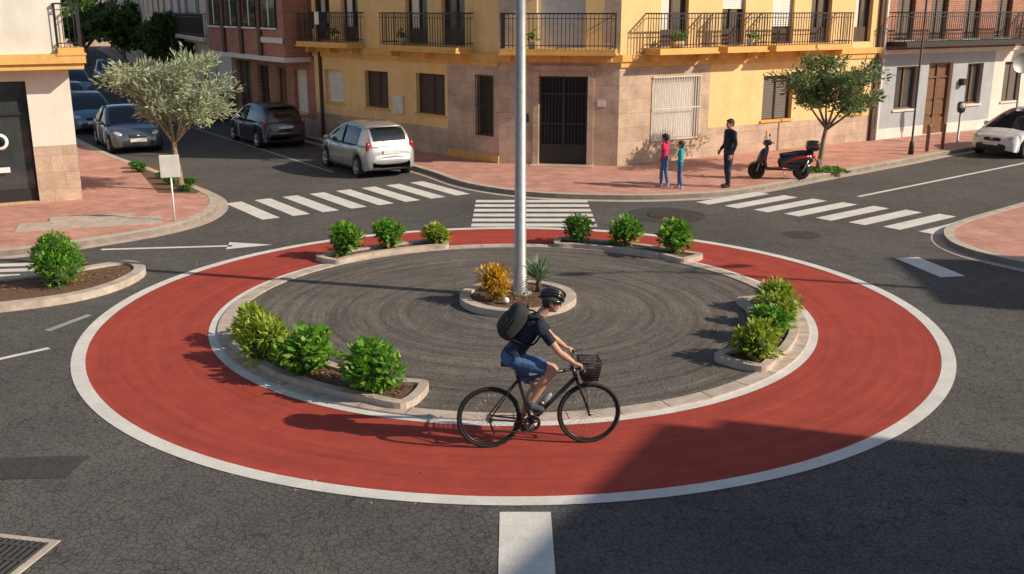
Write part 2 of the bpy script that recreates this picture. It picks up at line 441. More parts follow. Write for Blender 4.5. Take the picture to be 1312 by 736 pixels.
for x,y,s in ((-10.9,29.6,.75),(-11.3,30.3,.6),(-9.3,27.4,.6),(-8.7,27.1,.65),(-8.55,26.3,.5),(-9.9,28.4,.5),(-13.4,34.6,.8),(-14.,35.6,.8)): shrub(rnd.choice(SHD), x,y,s,.13,s*.6)

def bed(path, h=.11, kw=.13, name='planting_bed'):
    p = smooth_path(path, 6, True); mb = MB()
    mb.strip(p, 0, kw, 0, h, 0, closed=True)
    mb.poly([(q[0], q[1]) for q in p], h-.04, 1)
    return mb.obj(name, [M_['kerb2'], M_['soil']])
def arc_bed(a0, a1, r0, r1, n=7):
    A = [math.radians(a0+(a1-a0)*i/n) for i in range(n+1)]
    return [(C1[0]+r1*math.cos(a), C1[1]+r1*math.sin(a)) for a in A]+[(C1[0]+r0*math.cos(a), C1[1]+r0*math.sin(a)) for a in A[::-1]]
bed(arc_bed(203, 253, 3.75, 4.5)); bed(arc_bed(-42, 6, 3.78, 4.5))
bed(arc_bed(107, 139, 4.5, 5.1)); bed(arc_bed(43, 79, 4.5, 5.1))
bed(circ((.1,16.38), .98, 16), .13, .17)
bed([(-6.8,18.25),(-7.4,18.75),(-8.6,17.8),(-11,16.4),(-10.2,14.9),(-8.3,15.75),(-7.35,16.35),(-6.85,17.2)], .13, .2)

lf_c = leafmat('leaf_golden', (.5,.25,.012), (.85,.5,.03), (.2,.28,.03), trans=.35)
cr = shrub_mesh(41, .32, .6, 560, .14, .36, [lf_c, pmat('croton_core',(.16,.1,.01),.9), stemm])
place_mesh('croton_plant', cr, -.28,16.2,.1,.92,1.)
mb = MB(); r = random.Random(5)
for i in range(130):
    a = r.uniform(0,2*pi); e = math.radians(r.uniform(8,88)); l = r.uniform(.38,.54)
    d = V((math.cos(a)*math.cos(e), math.sin(a)*math.cos(e), math.sin(e))); s_ = V((-math.sin(a), math.cos(a), 0)); nn = d.cross(s_)
    b0 = V((0,0,.18)); m1 = b0+d*l*.5+V((0,0,.02)); t = b0+d*l-V((0,0,.03))
    w = .016
    mb.add([b0-s_*w*.5, b0+s_*w*.5, m1+s_*w, t, m1-s_*w, m1-nn*.006], [(0,1,5),(1,2,5),(2,3,5),(3,4,5),(4,0,5)], 0)
mb.tube([(0,0,0),(0,0,.22)], .05, 8, 1)
mb.obj('yucca_plant', [leafmat('leaf_yucca', (.15,.23,.12), (.33,.42,.26), trans=.1), stemm], M=rotz(.45,16.7,0,.1))
mb = MB(); mb.ell((0,0,.06), (.055,.055,.055), 0); mb.lathe([(.03,0),(.03,.02)], (0,0,0), (0,0,1), 12, 1); mb.obj('globe_light', [M_['white_metal'], M_['iron']], M=rotz(-.1,15.95,0,.09))
def litter(name, n, fn, mat, zz, size, seed):
    r = random.Random(seed); mb = MB()
    for _ in range(n):
        x, y = fn(r); a = r.uniform(0, 2*pi); s_ = size*r.uniform(.5,1.4)
        ax = V((math.cos(a), math.sin(a), r.uniform(-.25,.25))).normalized(); b = V((-math.sin(a), math.cos(a), r.uniform(-.5,.5))).normalized()
        mb.leaves([(V((x,y,zz+r.uniform(0,.02))), ax, b, s_, s_*.5, s_*.1)], 0)
    return mb.obj(name, [mat])
mulchm = leafmat('mulch_chip', (.1,.05,.03), (.28,.17,.1), (.4,.3,.2), trans=.05)
def farc(a0,a1,r0,r1): return lambda r: (lambda a,q: (C1[0]+q*math.cos(a), C1[1]+q*math.sin(a)))(math.radians(r.uniform(a0,a1)), r.uniform(r0,r1))
litter('mulch', 700, farc(206,250,3.9,4.36), mulchm, .075, .05, 1)
litter('mulch', 600, farc(-39,3,3.93,4.36), mulchm, .075, .05, 2)
litter('mulch', 400, lambda r: (lambda a,q: (.1+q*math.cos(a), 16.38+q*math.sin(a)))(r.uniform(0,6.3), r.uniform(0,.78)), mulchm, .095, .05, 3)
litter('mulch', 500, lambda r: (lambda t,u: (-7.1-t*3, 17.9-t*1.8+u*(.5+t*.3)))(r.uniform(0,1), r.uniform(-1,1)), mulchm, .095, .05, 4)
dryl = leafmat('dry_leaf', (.2,.12,.04), (.35,.25,.08))
litter('fallen_leaves', 70, lambda r: (lambda a,q: (q*math.cos(a), 15.9+q*math.sin(a)))(r.uniform(0,6.3), r.uniform(2,6.2)), dryl, .012, .04, 5)
litter('fallen_leaves', 60, lambda r: (r.uniform(-11,-7.6), r.uniform(20.8,27)), dryl, .135, .05, 6)
# scattered grit along the gutters
litter('gravel', 260, lambda r: (lambda a,q: (q*math.cos(a), 15.85+q*math.sin(a)))(r.uniform(0,6.3), r.choice((r.gauss(4.3,.12),r.gauss(6.75,.15)))), M_['kerb'], .014, .022, 7)

def tree(name, x, y, H, cr, cz0, n, size, aspect, lm, seed, z0=.12, tr=.07, lean=(0,0), limbs=7):
    r = random.Random(seed); mb = MB()
    fork = V((lean[0], lean[1], cz0*.72))
    mb.tube([(0,0,0),(lean[0]*.2+.02,lean[1]*.3,cz0*.25),(lean[0]*.7-.02,lean[1]*.7,cz0*.5),tuple(fork)], [tr*1.35,tr,tr*.85,tr*.8], 9, 0, sub=3)
    tips = []
    ctr = V((lean[0], lean[1], (cz0+H)/2)); hz = (H-cz0)/2
    for i in range(limbs):
        a = 2*pi*i/limbs+r.uniform(-.4,.4); q = r.uniform(.35,.85)
        e = ctr+V((math.cos(a)*cr*q, math.sin(a)*cr*q, r.uniform(-.4,.6)*hz))
        m1 = fork.lerp(e, .45)+V((0,0,-.1*hz))+V((r.uniform(-.1,.1),r.uniform(-.1,.1),0))
        mb.tube([tuple(fork-V((0,0,.1))), tuple(m1), tuple(e)], [tr*.55,tr*.36,tr*.16], 6, 0, sub=3)
        for k in range(6):
            s0 = m1.lerp(e, r.uniform(.1,1))
            d = V((r.gauss(0,1)*cr, r.gauss(0,1)*cr, r.gauss(.15,.7)*hz))*.36
            e2 = s0+d
            w = e2-ctr; k2 = math.sqrt((w.x/cr)**2+(w.y/cr)**2+(w.z/hz)**2)
            if k2 > 1: e2 = ctr+w/k2*r.uniform(.85,1.15)
            mb.tube([tuple(s0), tuple(s0.lerp(e2,.5)+V((0,0,.04))), tuple(e2)], [tr*.18,tr*.12,tr*.06], 4, 0)
            tips.append((s0, e2))
    L = []
    cs = min(cr,hz)*.19
    for _ in range(n):
        a, b = r.choice(tips); t = r.uniform(.35,1.1); c = a.lerp(b, t)
        d = V((r.gauss(0,1), r.gauss(0,1), r.gauss(0,.8)))
        p = c+d*cs*.62
        ax = (d.normalized()*.6+(b-a).normalized()*.7+V((0,0,.25))+V((r.gauss(0,.4),r.gauss(0,.4),r.gauss(0,.4)))).normalized()
        s_ = ax.orthogonal().normalized(); s_.rotate(Matrix.Rotation(r.uniform(0,2*pi),3,ax))
        l = size*r.uniform(.6,1.3)
        L.append((p, ax, s_, l, l*aspect, l*.05))
    mb.leaves(L, 1)
    return mb.obj(name, [M_['bark'], lm], M=rotz(x,y,r.uniform(0,6) if lean==(0,0) else 0,z0))
lf_o = leafmat('leaf_olive', (.24,.29,.15), (.46,.52,.34), (.6,.64,.5), trans=.3)
lf_o2 = leafmat('leaf_olive_dark', (.08,.14,.045), (.22,.3,.11), (.36,.42,.24), trans=.3)
lf_t = leafmat('leaf_tree', (.025,.06,.012), (.09,.16,.025), (.15,.24,.05), trans=.2)
tree('olive_tree', -8.75,26.5, 3.8, 1.6, 1.85, 7500, .17, .27, lf_o, 3, lean=(-.05,0), limbs=9, tr=.075)
tree('olive_tree', 9.1,30.0, 3.45, 1.5, 1.8, 7000, .16, .32, lf_o2, 8, lean=(.15,0), limbs=8, tr=.075)
tree('street_tree', -17.6,54.6, 4.9, 1.5, 2.2, 4500, .26, .55, lf_t, 12, tr=.12)
tree('street_tree', -20.5,60.8, 4.6, 1.5, 2.0, 3500, .28, .55, lf_t, 13, tr=.12)
for i,(x,y,h,c) in enumerate(((-36,88,5.6,3.),(-41,98,4.6,3.),(-33.5,96,4.2,2.4),(-46,112,8,4),(-29.5,79,5.0,2.0),(-24.5,52,7,2.6))):
    tree('street_tree', x,y, h, c, h*.35, 3000, .45, .6, lf_t, 20+i, tr=.18)
mb = MB(); mb.poly([(8.5,29.35),(9.7,29.7),(9.7,30.5),(8.5,30.4)], .125); mb.obj('tree_pit', [M_['soil']])
litter('ground_cover', 700, lambda r: (r.uniform(8.5,9.8), r.uniform(29.4,30.4)), lf_d, .14, .13, 9)
mb = MB(); mb.poly([(-11.7,31.2),(-10.9,31.),(-8.1,27.0),(-8.2,26.0),(-9.2,26.1)], .125); mb.obj('tree_pit', [M_['soil']])

# ------------------------------------------------------------------ buildings
WALL,STONE,TRIM,GLASS,FRAME,BROWN,WHITE,IRON,WOOD,ALT,DARK,SLAB = range(12)
def bmats(wall, alt='brick', trim='beige', stone='stone', frame='brown', slab=None):
    return [M_[wall],M_[stone],M_[trim],M_['glass'],M_[frame],M_['brown'],M_['whites'],M_['iron'],M_['wood'],M_[alt],M_['dark'],M_[slab or trim]]

def slats(mb, x0,x1,z0,z1,y,mi,step=.06):
    n_ = max(2,int((z1-z0)/step)); st = (z1-z0)/n_
    vs=[];fs=[]
    for i in range(n_):
        z = z0+i*st; o=len(vs)
        vs += [(x0,y-.022,z),(x1,y-.022,z),(x1,y,z+st*.88),(x0,y,z+st*.88),(x0,y-.022,z+st),(x1,y-.022,z+st)]
        fs += [(o,o+1,o+2,o+3),(o+3,o+2,o+5,o+4)]
    mb.add(vs,fs,mi)

def fill(mb, x0,x1,z0,z1,kind,d=.2, r=rnd):
    w = x1-x0; h = z1-z0
    def frame(t=.06, mi=FRAME, dy=.05):
        mb.box(x0,x0+t,d-dy,d+.02,z0,z1,mi); mb.box(x1-t,x1,d-dy,d+.02,z0,z1,mi)
        mb.box(x0+t,x1-t,d-dy,d+.02,z1-t,z1,mi); mb.box(x0+t,x1-t,d-dy,d+.02,z0,z0+t,mi)
    if kind in ('glass','french','shopglass'):
        fm = FRAME if kind!='shopglass' else IRON
        frame(.06 if kind!='shopglass' else .05, fm)
        mb.quad((x0,d,z0),(x1,d,z0),(x1,d,z1),(x0,d,z1),GLASS)
        nm = 1 if w < 1.6 else 2
        for i in range(nm):
            xm = x0+w*(i+1)/(nm+1); mb.box(xm-.035,xm+.035,d-.05,d-.002,z0+.06,z1-.06,fm)
        if kind=='shopglass':
            mb.box(x0+.05,x1-.05,d-.045,d-.003,z0+2.1,z0+2.16,fm); mb.box(x0+.05,x1-.05,d-.045,d-.003,z0+.05,z0+.3,fm)
        if kind == 'french':
            mb.box(x0+.06,x1-.06,d-.045,d-.003,z0+.06,z0+.5,FRAME)
            q = r.choice((0,.25,.5,.75)) 
            if q: slats(mb,x0+.01,x1-.01,z1-h*q,z1,d-.07,r.choice((WHITE,BROWN,WHITE)))
            else:
                mb.quad((x0+.1,d-.004,z0+.5),(x0+w*.45,d-.004,z0+.5),(x0+w*.4,d-.004,z1-.1),(x0+.1,d-.004,z1-.1),WHITE)
        elif kind == 'glass' and r.random()<.5:
            slats(mb,x0+.01,x1-.01,z1-h*r.choice((.3,.5)),z1,d-.07,WHITE)
    elif kind in ('brown','white','whitebars','bars'):
        mi = BROWN if kind in('brown','bars') else WHITE
        slats(mb,x0+.05,x1-.05,z0+.05,z1-.05,d-.03,mi)
        mb.quad((x0,d,z0),(x1,d,z0),(x1,d,z1),(x0,d,z1),DARK)
        frame(.05, mi)
        if kind=='brown': mb.box((x0+x1)/2-.03,(x0+x1)/2+.03,d-.07,d-.03,z0,z1,mi)
        if kind.endswith('bars'):
            mb_i = WHITE if kind=='whitebars' else IRON
            n_ = int(w/.1)
            for i in range(n_+1):
                xx = x0+w*i/n_; mb.box(xx-.011,xx+.011,-.06,-.04,z0-.03,z1+.03,mb_i)
            for z in (z0,z0+h*.5,z1): mb.box(x0-.03,x1+.03,-.065,-.037,z-.014,z+.014,mb_i)
    elif kind in ('irondoor','wooddoor'):
        mi = IRON if kind=='irondoor' else WOOD
        mb.quad((x0,d,z0),(x1,d,z0),(x1,d,z1),(x0,d,z1),DARK if kind=='irondoor' else WOOD)
        frame(.07,mi,.06); xm=(x0+x1)/2
        mb.box(xm-.04,xm+.04,d-.06,d-.002,z0+.07,z1-.07,mi); mb.box(x0+.07,x1-.07,d-.055,d-.003,z0+h*.8-.03,z0+h*.8+.03,mi)
        mb.box(x0+.07,x1-.07,d-.05,d-.004,z0+.07,z0+.6,mi)
        if kind=='irondoor':
            for a,b in ((x0+.07,xm-.04),(xm+.04,x1-.07)):
                for i in range(1,6):
                    xx=a+(b-a)*i/6; mb.box(xx-.01,xx+.01,d-.05,d-.03,z0+.6,z1-.07,mi)
            mb.box(x0+.07,x1-.07,d-.054,d-.028,z0+1.2,z0+1.25,mi)
        else:
            for a,b in ((x0+.12,xm-.09),(xm+.09,x1-.12)):
                for c,e in ((.7,1.2),(1.3,h*.8-.1)): mb.box(a,b,d-.03,d-.001,z0+c,z0+e,mi)

def balcony(mb, x0,x1,z,dep=.75,mi=SLAB,rail=1.0,corbels=True,things=True, r=rnd):
    mb.box(x0,x1,-dep,-.003,z-.13,z,mi)
    mb.box(x0-.04,x1+.04,-dep-.04,-.004,z-.18,z-.131,mi)
    if corbels:
        n_ = max(2,int((x1-x0)/1.0))
        for i in range(n_):
            xx = x0+.2+(x1-x0-.4)*i/(n_-1); mb.box(xx-.07,xx+.07,-dep*.6,-.005,z-.38,z-.181,mi)
    y = -dep+.04
    for zz,t in ((z+rail,.02),(z+.1,.012),(z+rail-.14,.01)):
        mb.box(x0+.02,x1-.02,y-t,y+t,zz-t,zz+t,IRON)
        mb.box(x0+.02,x0+.02+2*t,y+t,-.003,zz-t,zz+t,IRON); mb.box(x1-.02-2*t,x1-.02,y+t,-.003,zz-t,zz+t,IRON)
    n_ = int((x1-x0)/.12)
    for i in range(n_+1):
        xx = x0+.03+(x1-x0-.06)*i/n_; mb.box(xx-.009,xx+.009,y-.009,y+.009,z,z+rail-.02,IRON)
    m_ = int(dep/.12)
    for i in range(1,m_):
        yy = y+(dep-.04)*i/m_
        for xx in (x0+.035,x1-.035): mb.box(xx-.009,xx+.009,yy-.009,yy+.009,z,z+rail-.02,IRON)
    if things and r.random()<.8:
        for _ in range(r.randint(1,3)):
            xx = r.uniform(x0+.25,x1-.25); mb.lathe([(0,0),(.09,0),(.13,.2),(0,.2)],(xx,y+.2,z+.002),(0,0,1),10,r.choice((ALT,WHITE,TRIM)))
            for _ in range(26):
                p=V((xx+r.gauss(0,.07),y+.2+r.gauss(0,.07),z+.2+abs(r.gauss(0,.12)))); a=V((r.gauss(0,1),r.gauss(0,1),1)).normalized(); b=a.orthogonal().normalized()
                mb.leaves([(p,a,b,.14,.08,.01)],12)

def facade(name, parent, PM, p0, p1, H, openings, zones, mats, deco=None, depth=.2, z0=0.):
    p0 = V((p0[0],p0[1])); p1 = V((p1[0],p1[1])); d = p1-p0; L = d.length; ang = math.atan2(d.y,d.x)
    mb = MB()
    ops = [(max(.05,a),min(L-.05,b),c,e,k) for a,b,c,e,k in openings if b>.1 and a<L-.1]
    xs = sorted({0,L,*[o[0] for o in ops],*[o[1] for o in ops],*[min(L,max(0,q)) for z in zones for q in z[:2]]})
    zs = sorted({z0,H,*[o[2] for o in ops],*[o[3] for o in ops],*[q for z in zones for q in z[2:4]]})
    for i in range(len(xs)-1):
        for j in range(len(zs)-1):
            a,b,c,e = xs[i],xs[i+1],zs[j],zs[j+1]
            if b-a<1e-5 or e-c<1e-5: continue
            xm,zm=(a+b)/2,(c+e)/2
            if any(o[0]<xm<o[1] and o[2]<zm<o[3] for o in ops): continue
            mi = WALL
            for z in zones:
                if z[0]<xm<z[1] and z[2]<zm<z[3]: mi=z[4]
            mb.quad((a,0,c),(b,0,c),(b,0,e),(a,0,e),mi)
    for a,b,c,e,k in ops:
        rm = WALL
        for z in zones:
            if z[0]<(a+b)/2<z[1] and z[2]<c+.01<z[3]: rm=z[4]
        mb.quad((a,0,c),(a,depth+.02,c),(a,depth+.02,e),(a,0,e),rm); mb.quad((b,0,c),(b,depth+.02,c),(b,depth+.02,e),(b,0,e),rm)
        mb.quad((a,0,c),(b,0,c),(b,depth+.02,c),(a,depth+.02,c),TRIM); mb.quad((a,0,e),(b,0,e),(b,depth+.02,e),(a,depth+.02,e),rm)
        if k in('glass','brown','white') : mb.box(a-.06,b+.06,-.06,-.002,c-.07,c-.003,TRIM)
        fill(mb,a,b,c,e,k,depth)
    if deco: deco(mb,L)
    M = PM.inverted() @ rotz(p0.x,p0.y,ang)
    return mb.obj(name, mats+[lf_d], parent, M)

def building(name, poly, H, mats, edges=None, roof='flat', eave=.3, floors=(3.55,6.7)):
    c = V((sum(p[0] for p in poly)/len(poly), sum(p[1] for p in poly)/len(poly)))
    PM = Matrix.Translation((c.x,c.y,0)); E = empty(name, PM)
    n_ = len(poly)
    for i in range(n_):
        spec = (edges or {}).get(i)
        L = (V(poly[(i+1)%n_])-V(poly[i])).length
        if spec is None:
            ops = []
            k = max(1,int(L/3))
            for q in range(k):
                xc = L*(q+.5)/k
                ops.append((xc-.55,xc+.55,1.0,2.5,'glass'))
                for f in floors: ops.append((xc-.55,xc+.55,f+.9,f+2.3,rnd.choice(('glass','brown','white'))))
            spec = dict(ops=ops, zones=[(0,L,0,.9,STONE)])
        facade('facade', E, PM, poly[i], poly[(i+1)%n_], H, spec['ops'], spec.get('zones',[]), mats, spec.get('deco'))
    mb = MB()
    ex = [(c+(V(p)-c)*(1+eave/max(1,(V(p)-c).length))) for p in poly]
    ex = [(p.x-c.x,p.y-c.y) for p in ex]
    mb.prism(ex, H-.05, H+.2, 0, 1); mb.poly(ex, H-.052, 1)
    if roof=='tile':
        mb.add([(p[0]*.98,p[1]*.98,H+.202) for p in ex]+[(0,0,H+1.6)], [(i,(i+1)%n_,n_) for i in range(n_)], 2)
    else:
        ins = [(p[0]*.97,p[1]*.97) for p in ex]
        mb.strip(ins+[ins[0]], 0, .15, H+.2, H+.7, 1)
    mb.obj('roof', [M_['flatroof'], mats[TRIM], M_['tile']], E)
    return E

def upper(ops, spec, kind='french', floors=(3.6,6.75), h=2.25):
    for f in floors:
        for a,b in spec: ops.append((a,b,f+.02,f+h,kind))
B=(-7.3,38.3); K1=(-.4,31.3); K2=(3.2,30.75); E1=(13.1,37.0)
LL = (V(K1)-V(B)).length; LC=(V(K2)-V(K1)).length; LR=(V(E1)-V(K2)).length
inv = lambda a,b:(LL-b,LL-a)
ops=[(*inv(.25,.98),.95,2.75,'bars'),(*inv(2.5,3.95),1.4,2.7,'brown'),(*inv(5.45,6.75),1.42,2.66,'brown'),(*inv(8.05,9.2),1.45,2.6,'white')]
upper(ops,[inv(1.5,2.6),inv(3.3,4.4),inv(7.0,8.0),inv(8.7,9.6)])
def dl(mb,L):
    mb.box(0,L,-.12,-.004,3.22,3.42,TRIM); mb.box(0,L,-.06,-.005,3.05,3.219,ALT)
    for f in (3.6,6.75):
        balcony(mb,*inv(6.7,9.8),f); balcony(mb,*inv(1.1,4.9),f)
    # laundry over the railing
    x=L-8.9
    for q,(w,h,m) in enumerate(((.3,.55,DARK),(.25,.4,WHITE),(.35,.6,DARK),(.2,.35,BROWN))): mb.box(x,x+w,-.775,-.765,4.6-h,4.63,m); x+=w+.08
    mb.box(L-2.37,L,-.03,-.003,.12,.35,TRIM)
    mb.box(.4,.5,-.1,-.006,.12,9.8,FRAME)
    mb.box(L-5.1,L-4.6,-.1,-.003,1.3,1.9,WHITE)
sl=dict(ops=ops,zones=[(0,LL-2.37,0,1.0,STONE),(LL-2.37,LL,0,3.05,STONE)],deco=dl)
ops=[(1.23,2.7,.13,2.78,'irondoor')]; upper(ops,[(1.15,2.6)],'white')
def dc(mb,L):
    mb.box(-.05,L+.05,-.14,-.004,3.2,3.42,TRIM)
    mb.box(1.05,1.22,-.06,-.003,.12,2.95,STONE); mb.box(2.71,2.88,-.06,-.003,.12,2.95,STONE); mb.box(1.0,2.93,-.08,-.005,2.951,3.1,STONE)
    mb.box(1.0,2.93,-.5,-.005,.0,.1405,STONE)
    mb.box(.75,.92,-.03,-.003,1.4,1.65,IRON); mb.box(3.0,3.25,-.02,-.003,1.9,2.1,WHITE)
    for f in (3.6,6.75): balcony(mb,.15,L-.1,f)
sc=dict(ops=ops,zones=[(0,LC,0,3.2,STONE),(0,.5,3.42,9.9,STONE),(LC-.5,LC,3.42,9.9,STONE)],deco=dc)
ops=[(1.3,3.2,.8,2.72,'whitebars'),(6.0,7.4,1.15,2.6,'brown'),(9.9,11.0,1.15,2.6,'brown')]
upper(ops,[(1.5,2.6),(4.0,5.0),(6.2,7.2),(8.0,9.0),(10.2,11.1)])
def dr(mb,L):
    mb.box(0,L,-.12,-.004,3.22,3.42,TRIM); mb.box(0,L,-.06,-.005,3.05,3.219,ALT)
    for f in (3.6,6.75):
        balcony(mb,.9,3.2,f); balcony(mb,3.6,5.3,f); balcony(mb,5.7,9.3,f)
    mb.box(L-.25,L-.16,-.1,-.006,.12,9.8,FRAME)
sr=dict(ops=ops,zones=[(0,3.64,0,3.05,STONE),(3.64,LR,0,1.05,STONE)],deco=dr)
building('yellow_apartment_building',[B,K1,K2,E1,(7.5,46.5),(-1.8,46.5)],9.9,bmats('yellow','yellow_trim','yellow_trim'),{0:sl,1:sc,2:sr},roof='tile',eave=.5)
B2=(-12.3,45.5); Lb=(V(B)-V(B2)).length
def db(mb,L):
    mb.box(.15,L-.3,-1.0,-.003,3.0,9.7,ALT); mb.box(.1,L-.25,-1.05,-.002,2.82,2.999,WHITE)
    for f in (3.6,6.75):
        for a in (.6,2.6,4.6,6.6):
            mb.box(a,a+1.3,-1.03,-1.001,f+.45,f+1.95,DARK); mb.box(a+.05,a+1.25,-1.06,-1.031,f+.5,f+1.9,GLASS)
            mb.box(a+.6,a+.68,-1.08,-1.061,f+.5,f+1.9,WHITE); mb.box(a-.08,a+1.38,-1.12,-1.061,f+.38,f+.449,WHITE)
        mb.box(L-2.6,L-.29,-1.09,-1.05,f-.1,f+.1,WHITE)
    for a in (2.1,4.1,6.1): mb.box(a,a+.3,-1.1,-1.001,3.0,9.7,BROWN)
building('brown_apartment_building',[B2,B,(-1.9,46.8),(-6.5,53)],9.9,bmats('brownclad','brick','cream'),
  {0:dict(ops=[(.6,2.2,.13,2.6,'brown'),(3.0,4.2,.9,2.5,'glass'),(5.0,6.0,.13,2.5,'wooddoor'),(6.8,8.0,.9,2.5,'white')],zones=[(0,Lb,0,2.9,ALT),(0,Lb,0,.7,STONE)],deco=db)},roof='tile')
B3=(-20.3,62); Lw=(V(B2)-V(B3)).length
ops=[(1,2.2,.9,2.4,'glass'),(4,6.4,.13,2.6,'brown'),(8,9.2,.9,2.4,'glass'),(11,12.2,.13,2.5,'wooddoor'),(14,15.3,.9,2.4,'white')]
upper(ops,[(1.2,2.3),(4,5.1),(6.5,7.6),(10,11.1),(13,14.1),(16,17.1)])
def dw(mb,L):
    for f in (3.5,6.7):
        balcony(mb,.8,8.2,f,1.0); balcony(mb,9.4,17.6,f,1.0)
    mb.box(0,L,-.1,-.003,3.1,3.3,TRIM)
building('white_apartment_building',[B3,B2,(-6.6,53.2),(-12,66)],8.6,bmats('whitewall','brick','cream'),{0:dict(ops=ops,zones=[(0,Lw,0,.9,STONE)],deco=dw)},roof='tile')
building('cream_apartment_building',[(-30,83.5),B3,(-12.2,66.2),(-22,87)],7.2,bmats('cream','brick','beige'),roof='tile',floors=(3.55,))
building('cream_apartment_building',[(-48,125),(-30.2,83.7),(-22,87.2),(-38,130)],6.6,bmats('whitewall','brick','beige'),roof='tile',floors=(3.55,))
building('terracotta_house',[(-62,128),(-46,138),(-50,148),(-66,138)],4.2,bmats('cream','brick','beige'),roof='tile',floors=())
E2=(27.5,46.1); Lg=(V(E2)-V(E1)).length
ops=[(1.0,2.25,1.15,2.7,'glass'),(2.85,4.3,.13,2.78,'wooddoor'),(5.2,6.2,1.15,2.7,'glass'),(7.6,8.8,1.15,2.7,'brown'),(10.5,12,.13,2.6,'wooddoor'),(13.4,14.6,1.1,2.6,'glass')]
upper(ops,[(.7,1.7),(2.6,3.6),(4.6,5.6),(6.6,7.6),(9,10),(12,13)],'brown')
def dg(mb,L):
    mb.box(0,L,-.05,-.003,3.15,3.3,TRIM)
    for f in (3.6,6.75): balcony(mb,.3,8.2,f,.85,mi=IRON,corbels=False); balcony(mb,8.8,14.5,f,.85,mi=IRON,corbels=False)
    mb.box(.06,.15,-.1,-.006,.12,9.5,WHITE)
    mb.box(4.75,4.95,-.2,-.004,1.9,2.15,IRON)
building('grey_brick_apartment_building',[E1,E2,(22,56),(7.6,46.6)],9.6,bmats('greywall','brick','whitewall','stone','wood'),{0:dict(ops=ops,zones=[(0,Lg,3.3,9.6,ALT),(0,Lg,0,.5,TRIM),(6.9,Lg,.5,3.15,TRIM)],deco=dg)},roof='tile')
building('ochre_apartment_building',[(27.6,46.2),(48,59.2),(42,70),(22.1,56.1)],10.5,bmats('yellow','brick','beige'),roof='tile')
K=V((-10.8,25.2)); dk=V((-.88,-.47)).normalized(); far=K+dk*9
def dn(mb,L):
    mb.box(-1.,L-.25,-.62,-.002,3.72,9.2,WALL)
    mb.box(-1.,L+.35,-.8,-.001,3.5,3.719,ALT); mb.box(-1.,L+.3,-.72,-.0015,3.36,3.499,ALT)
    for z in (3.86,6.8):
        balcony(mb,L-.24,L+.33,z,.78,corbels=False,things=False)
        mb.box(L-2.6,L-1.5,-.66,-.621,z+.9,z+2.2,GLASS)
nl = building('white_corner_building',[(far.x,far.y),(K.x,K.y),(-16.8,33.6),(-26,30)],9.2,bmats('whitewall','yellow_trim','yellow_trim'),
  {0:dict(ops=[(4.2,8.02,.16,3.07,'shopglass')],zones=[(0,9,0,1.5,STONE)],deco=dn)},roof='flat')
mb = MB(); mb.lathe([(.13,-.01),(.2,-.01),(.2,.01),(.13,.01),(.13,-.01)],(0,0,0),(0,1,0),28,0); mb.box(-.16,.16,.0,.01,-.75,-.62,0)
p = K+dk*1.72; mb.obj('shop_sign',[M_['white_metal']],M=Matrix.Translation((p.x+.02,p.y-.0,1.65)) @ Matrix.Rotation(math.atan2(-dk.y,-dk.x),4,'Z') @ Matrix.Translation((0,.1,0)))
building('apartment_building',[(17.9,7.1),(9.2,-8.5),(24,-16),(34,2)],9.0,bmats('cream','brick','beige'),eave=.1)
building('apartment_building',[(23.3,11.9),(33,10.5),(33.5,13.8),(23.6,15.2)],9.,bmats('yellow','brick','beige'),eave=.1)

# ------------------------------------------------------------------ street furniture
def lamp(x,y,H=8.5,r0=.1,z=0.,double=True):
    mb=MB(); mb.lathe([(0,0),(r0*2,0),(r0*2,.02),(r0*1.25,.03),(r0*1.15,.5),(r0,.52),(r0*.62,H),(0,H)],(0,0,0),(0,0,1),20,0)
    for s_ in ((1,-1) if double else (1,)):
        mb.tube([(0,0,H-.1),(s_*.5,0,H+.25),(s_*1.3,0,H+.35)],[.04,.035,.03],8,0,sub=4)
        mb.ell((s_*1.6,0,H+.35),(.35,.14,.06),0); mb.ell((s_*1.62,0,H+.31),(.24,.1,.04),1)
    for a in range(4): mb.lathe([(0,.02),(.018,.02),(.018,.05),(0,.05)],(r0*1.6*math.cos(a*pi/2+.7),r0*1.6*math.sin(a*pi/2+.7),0),(0,0,1),6,0)
    return mb.obj('street_lamp',[M_['galv'],M_['white_metal']],M=rotz(x,y,.2,z))
lamp(.14,16.62,8.5,.1,.08)
lamp(17.2,14.6,8.2,.09,.12)  # unseen lamp added for its thin shadow line, in place of overhead cables
mb=MB(); mb.lathe([(0,0),(.09,0),(.07,.4),(.035,.45),(.03,6.5),(0,6.5)],(0,0,0),(0,0,1),12,0); mb.tube([(0,0,6.4),(0,-.4,6.7),(0,-.9,6.75)],.02,6,0); mb.ell((0,-1.1,6.72),(.12,.28,.06),0)
mb.obj('street_lamp',[M_['iron']],M=rotz(13.1,33.3,0,.12))
mb=MB(); mb.lathe([(0,0),(.022,0),(.022,1.1),(0,1.1)],(0,0,0),(0,0,1),10,0); mb.box(-.21,.21,-.035,-.023,1.0,1.5,0); mb.box(-.19,.19,-.0375,-.0355,1.02,1.48,1)
mb.obj('traffic_sign',[M_['white_metal'],M_['whites']],M=rotz(-7.62,22.5,.25,.12))
mb=MB(); mb.lathe([(0,0),(.03,0),(.03,3.1),(0,3.1)],(0,0,0),(0,0,1),10,0); mb.lathe([(0,-.03),(.35,-.03),(.36,-.05),(.35,-.02),(0,-.02)],(0,0,2.75),(0,1,0),28,0)
mb.obj('traffic_sign',[M_['galv']],M=rotz(18.15,36.9,0,.12))
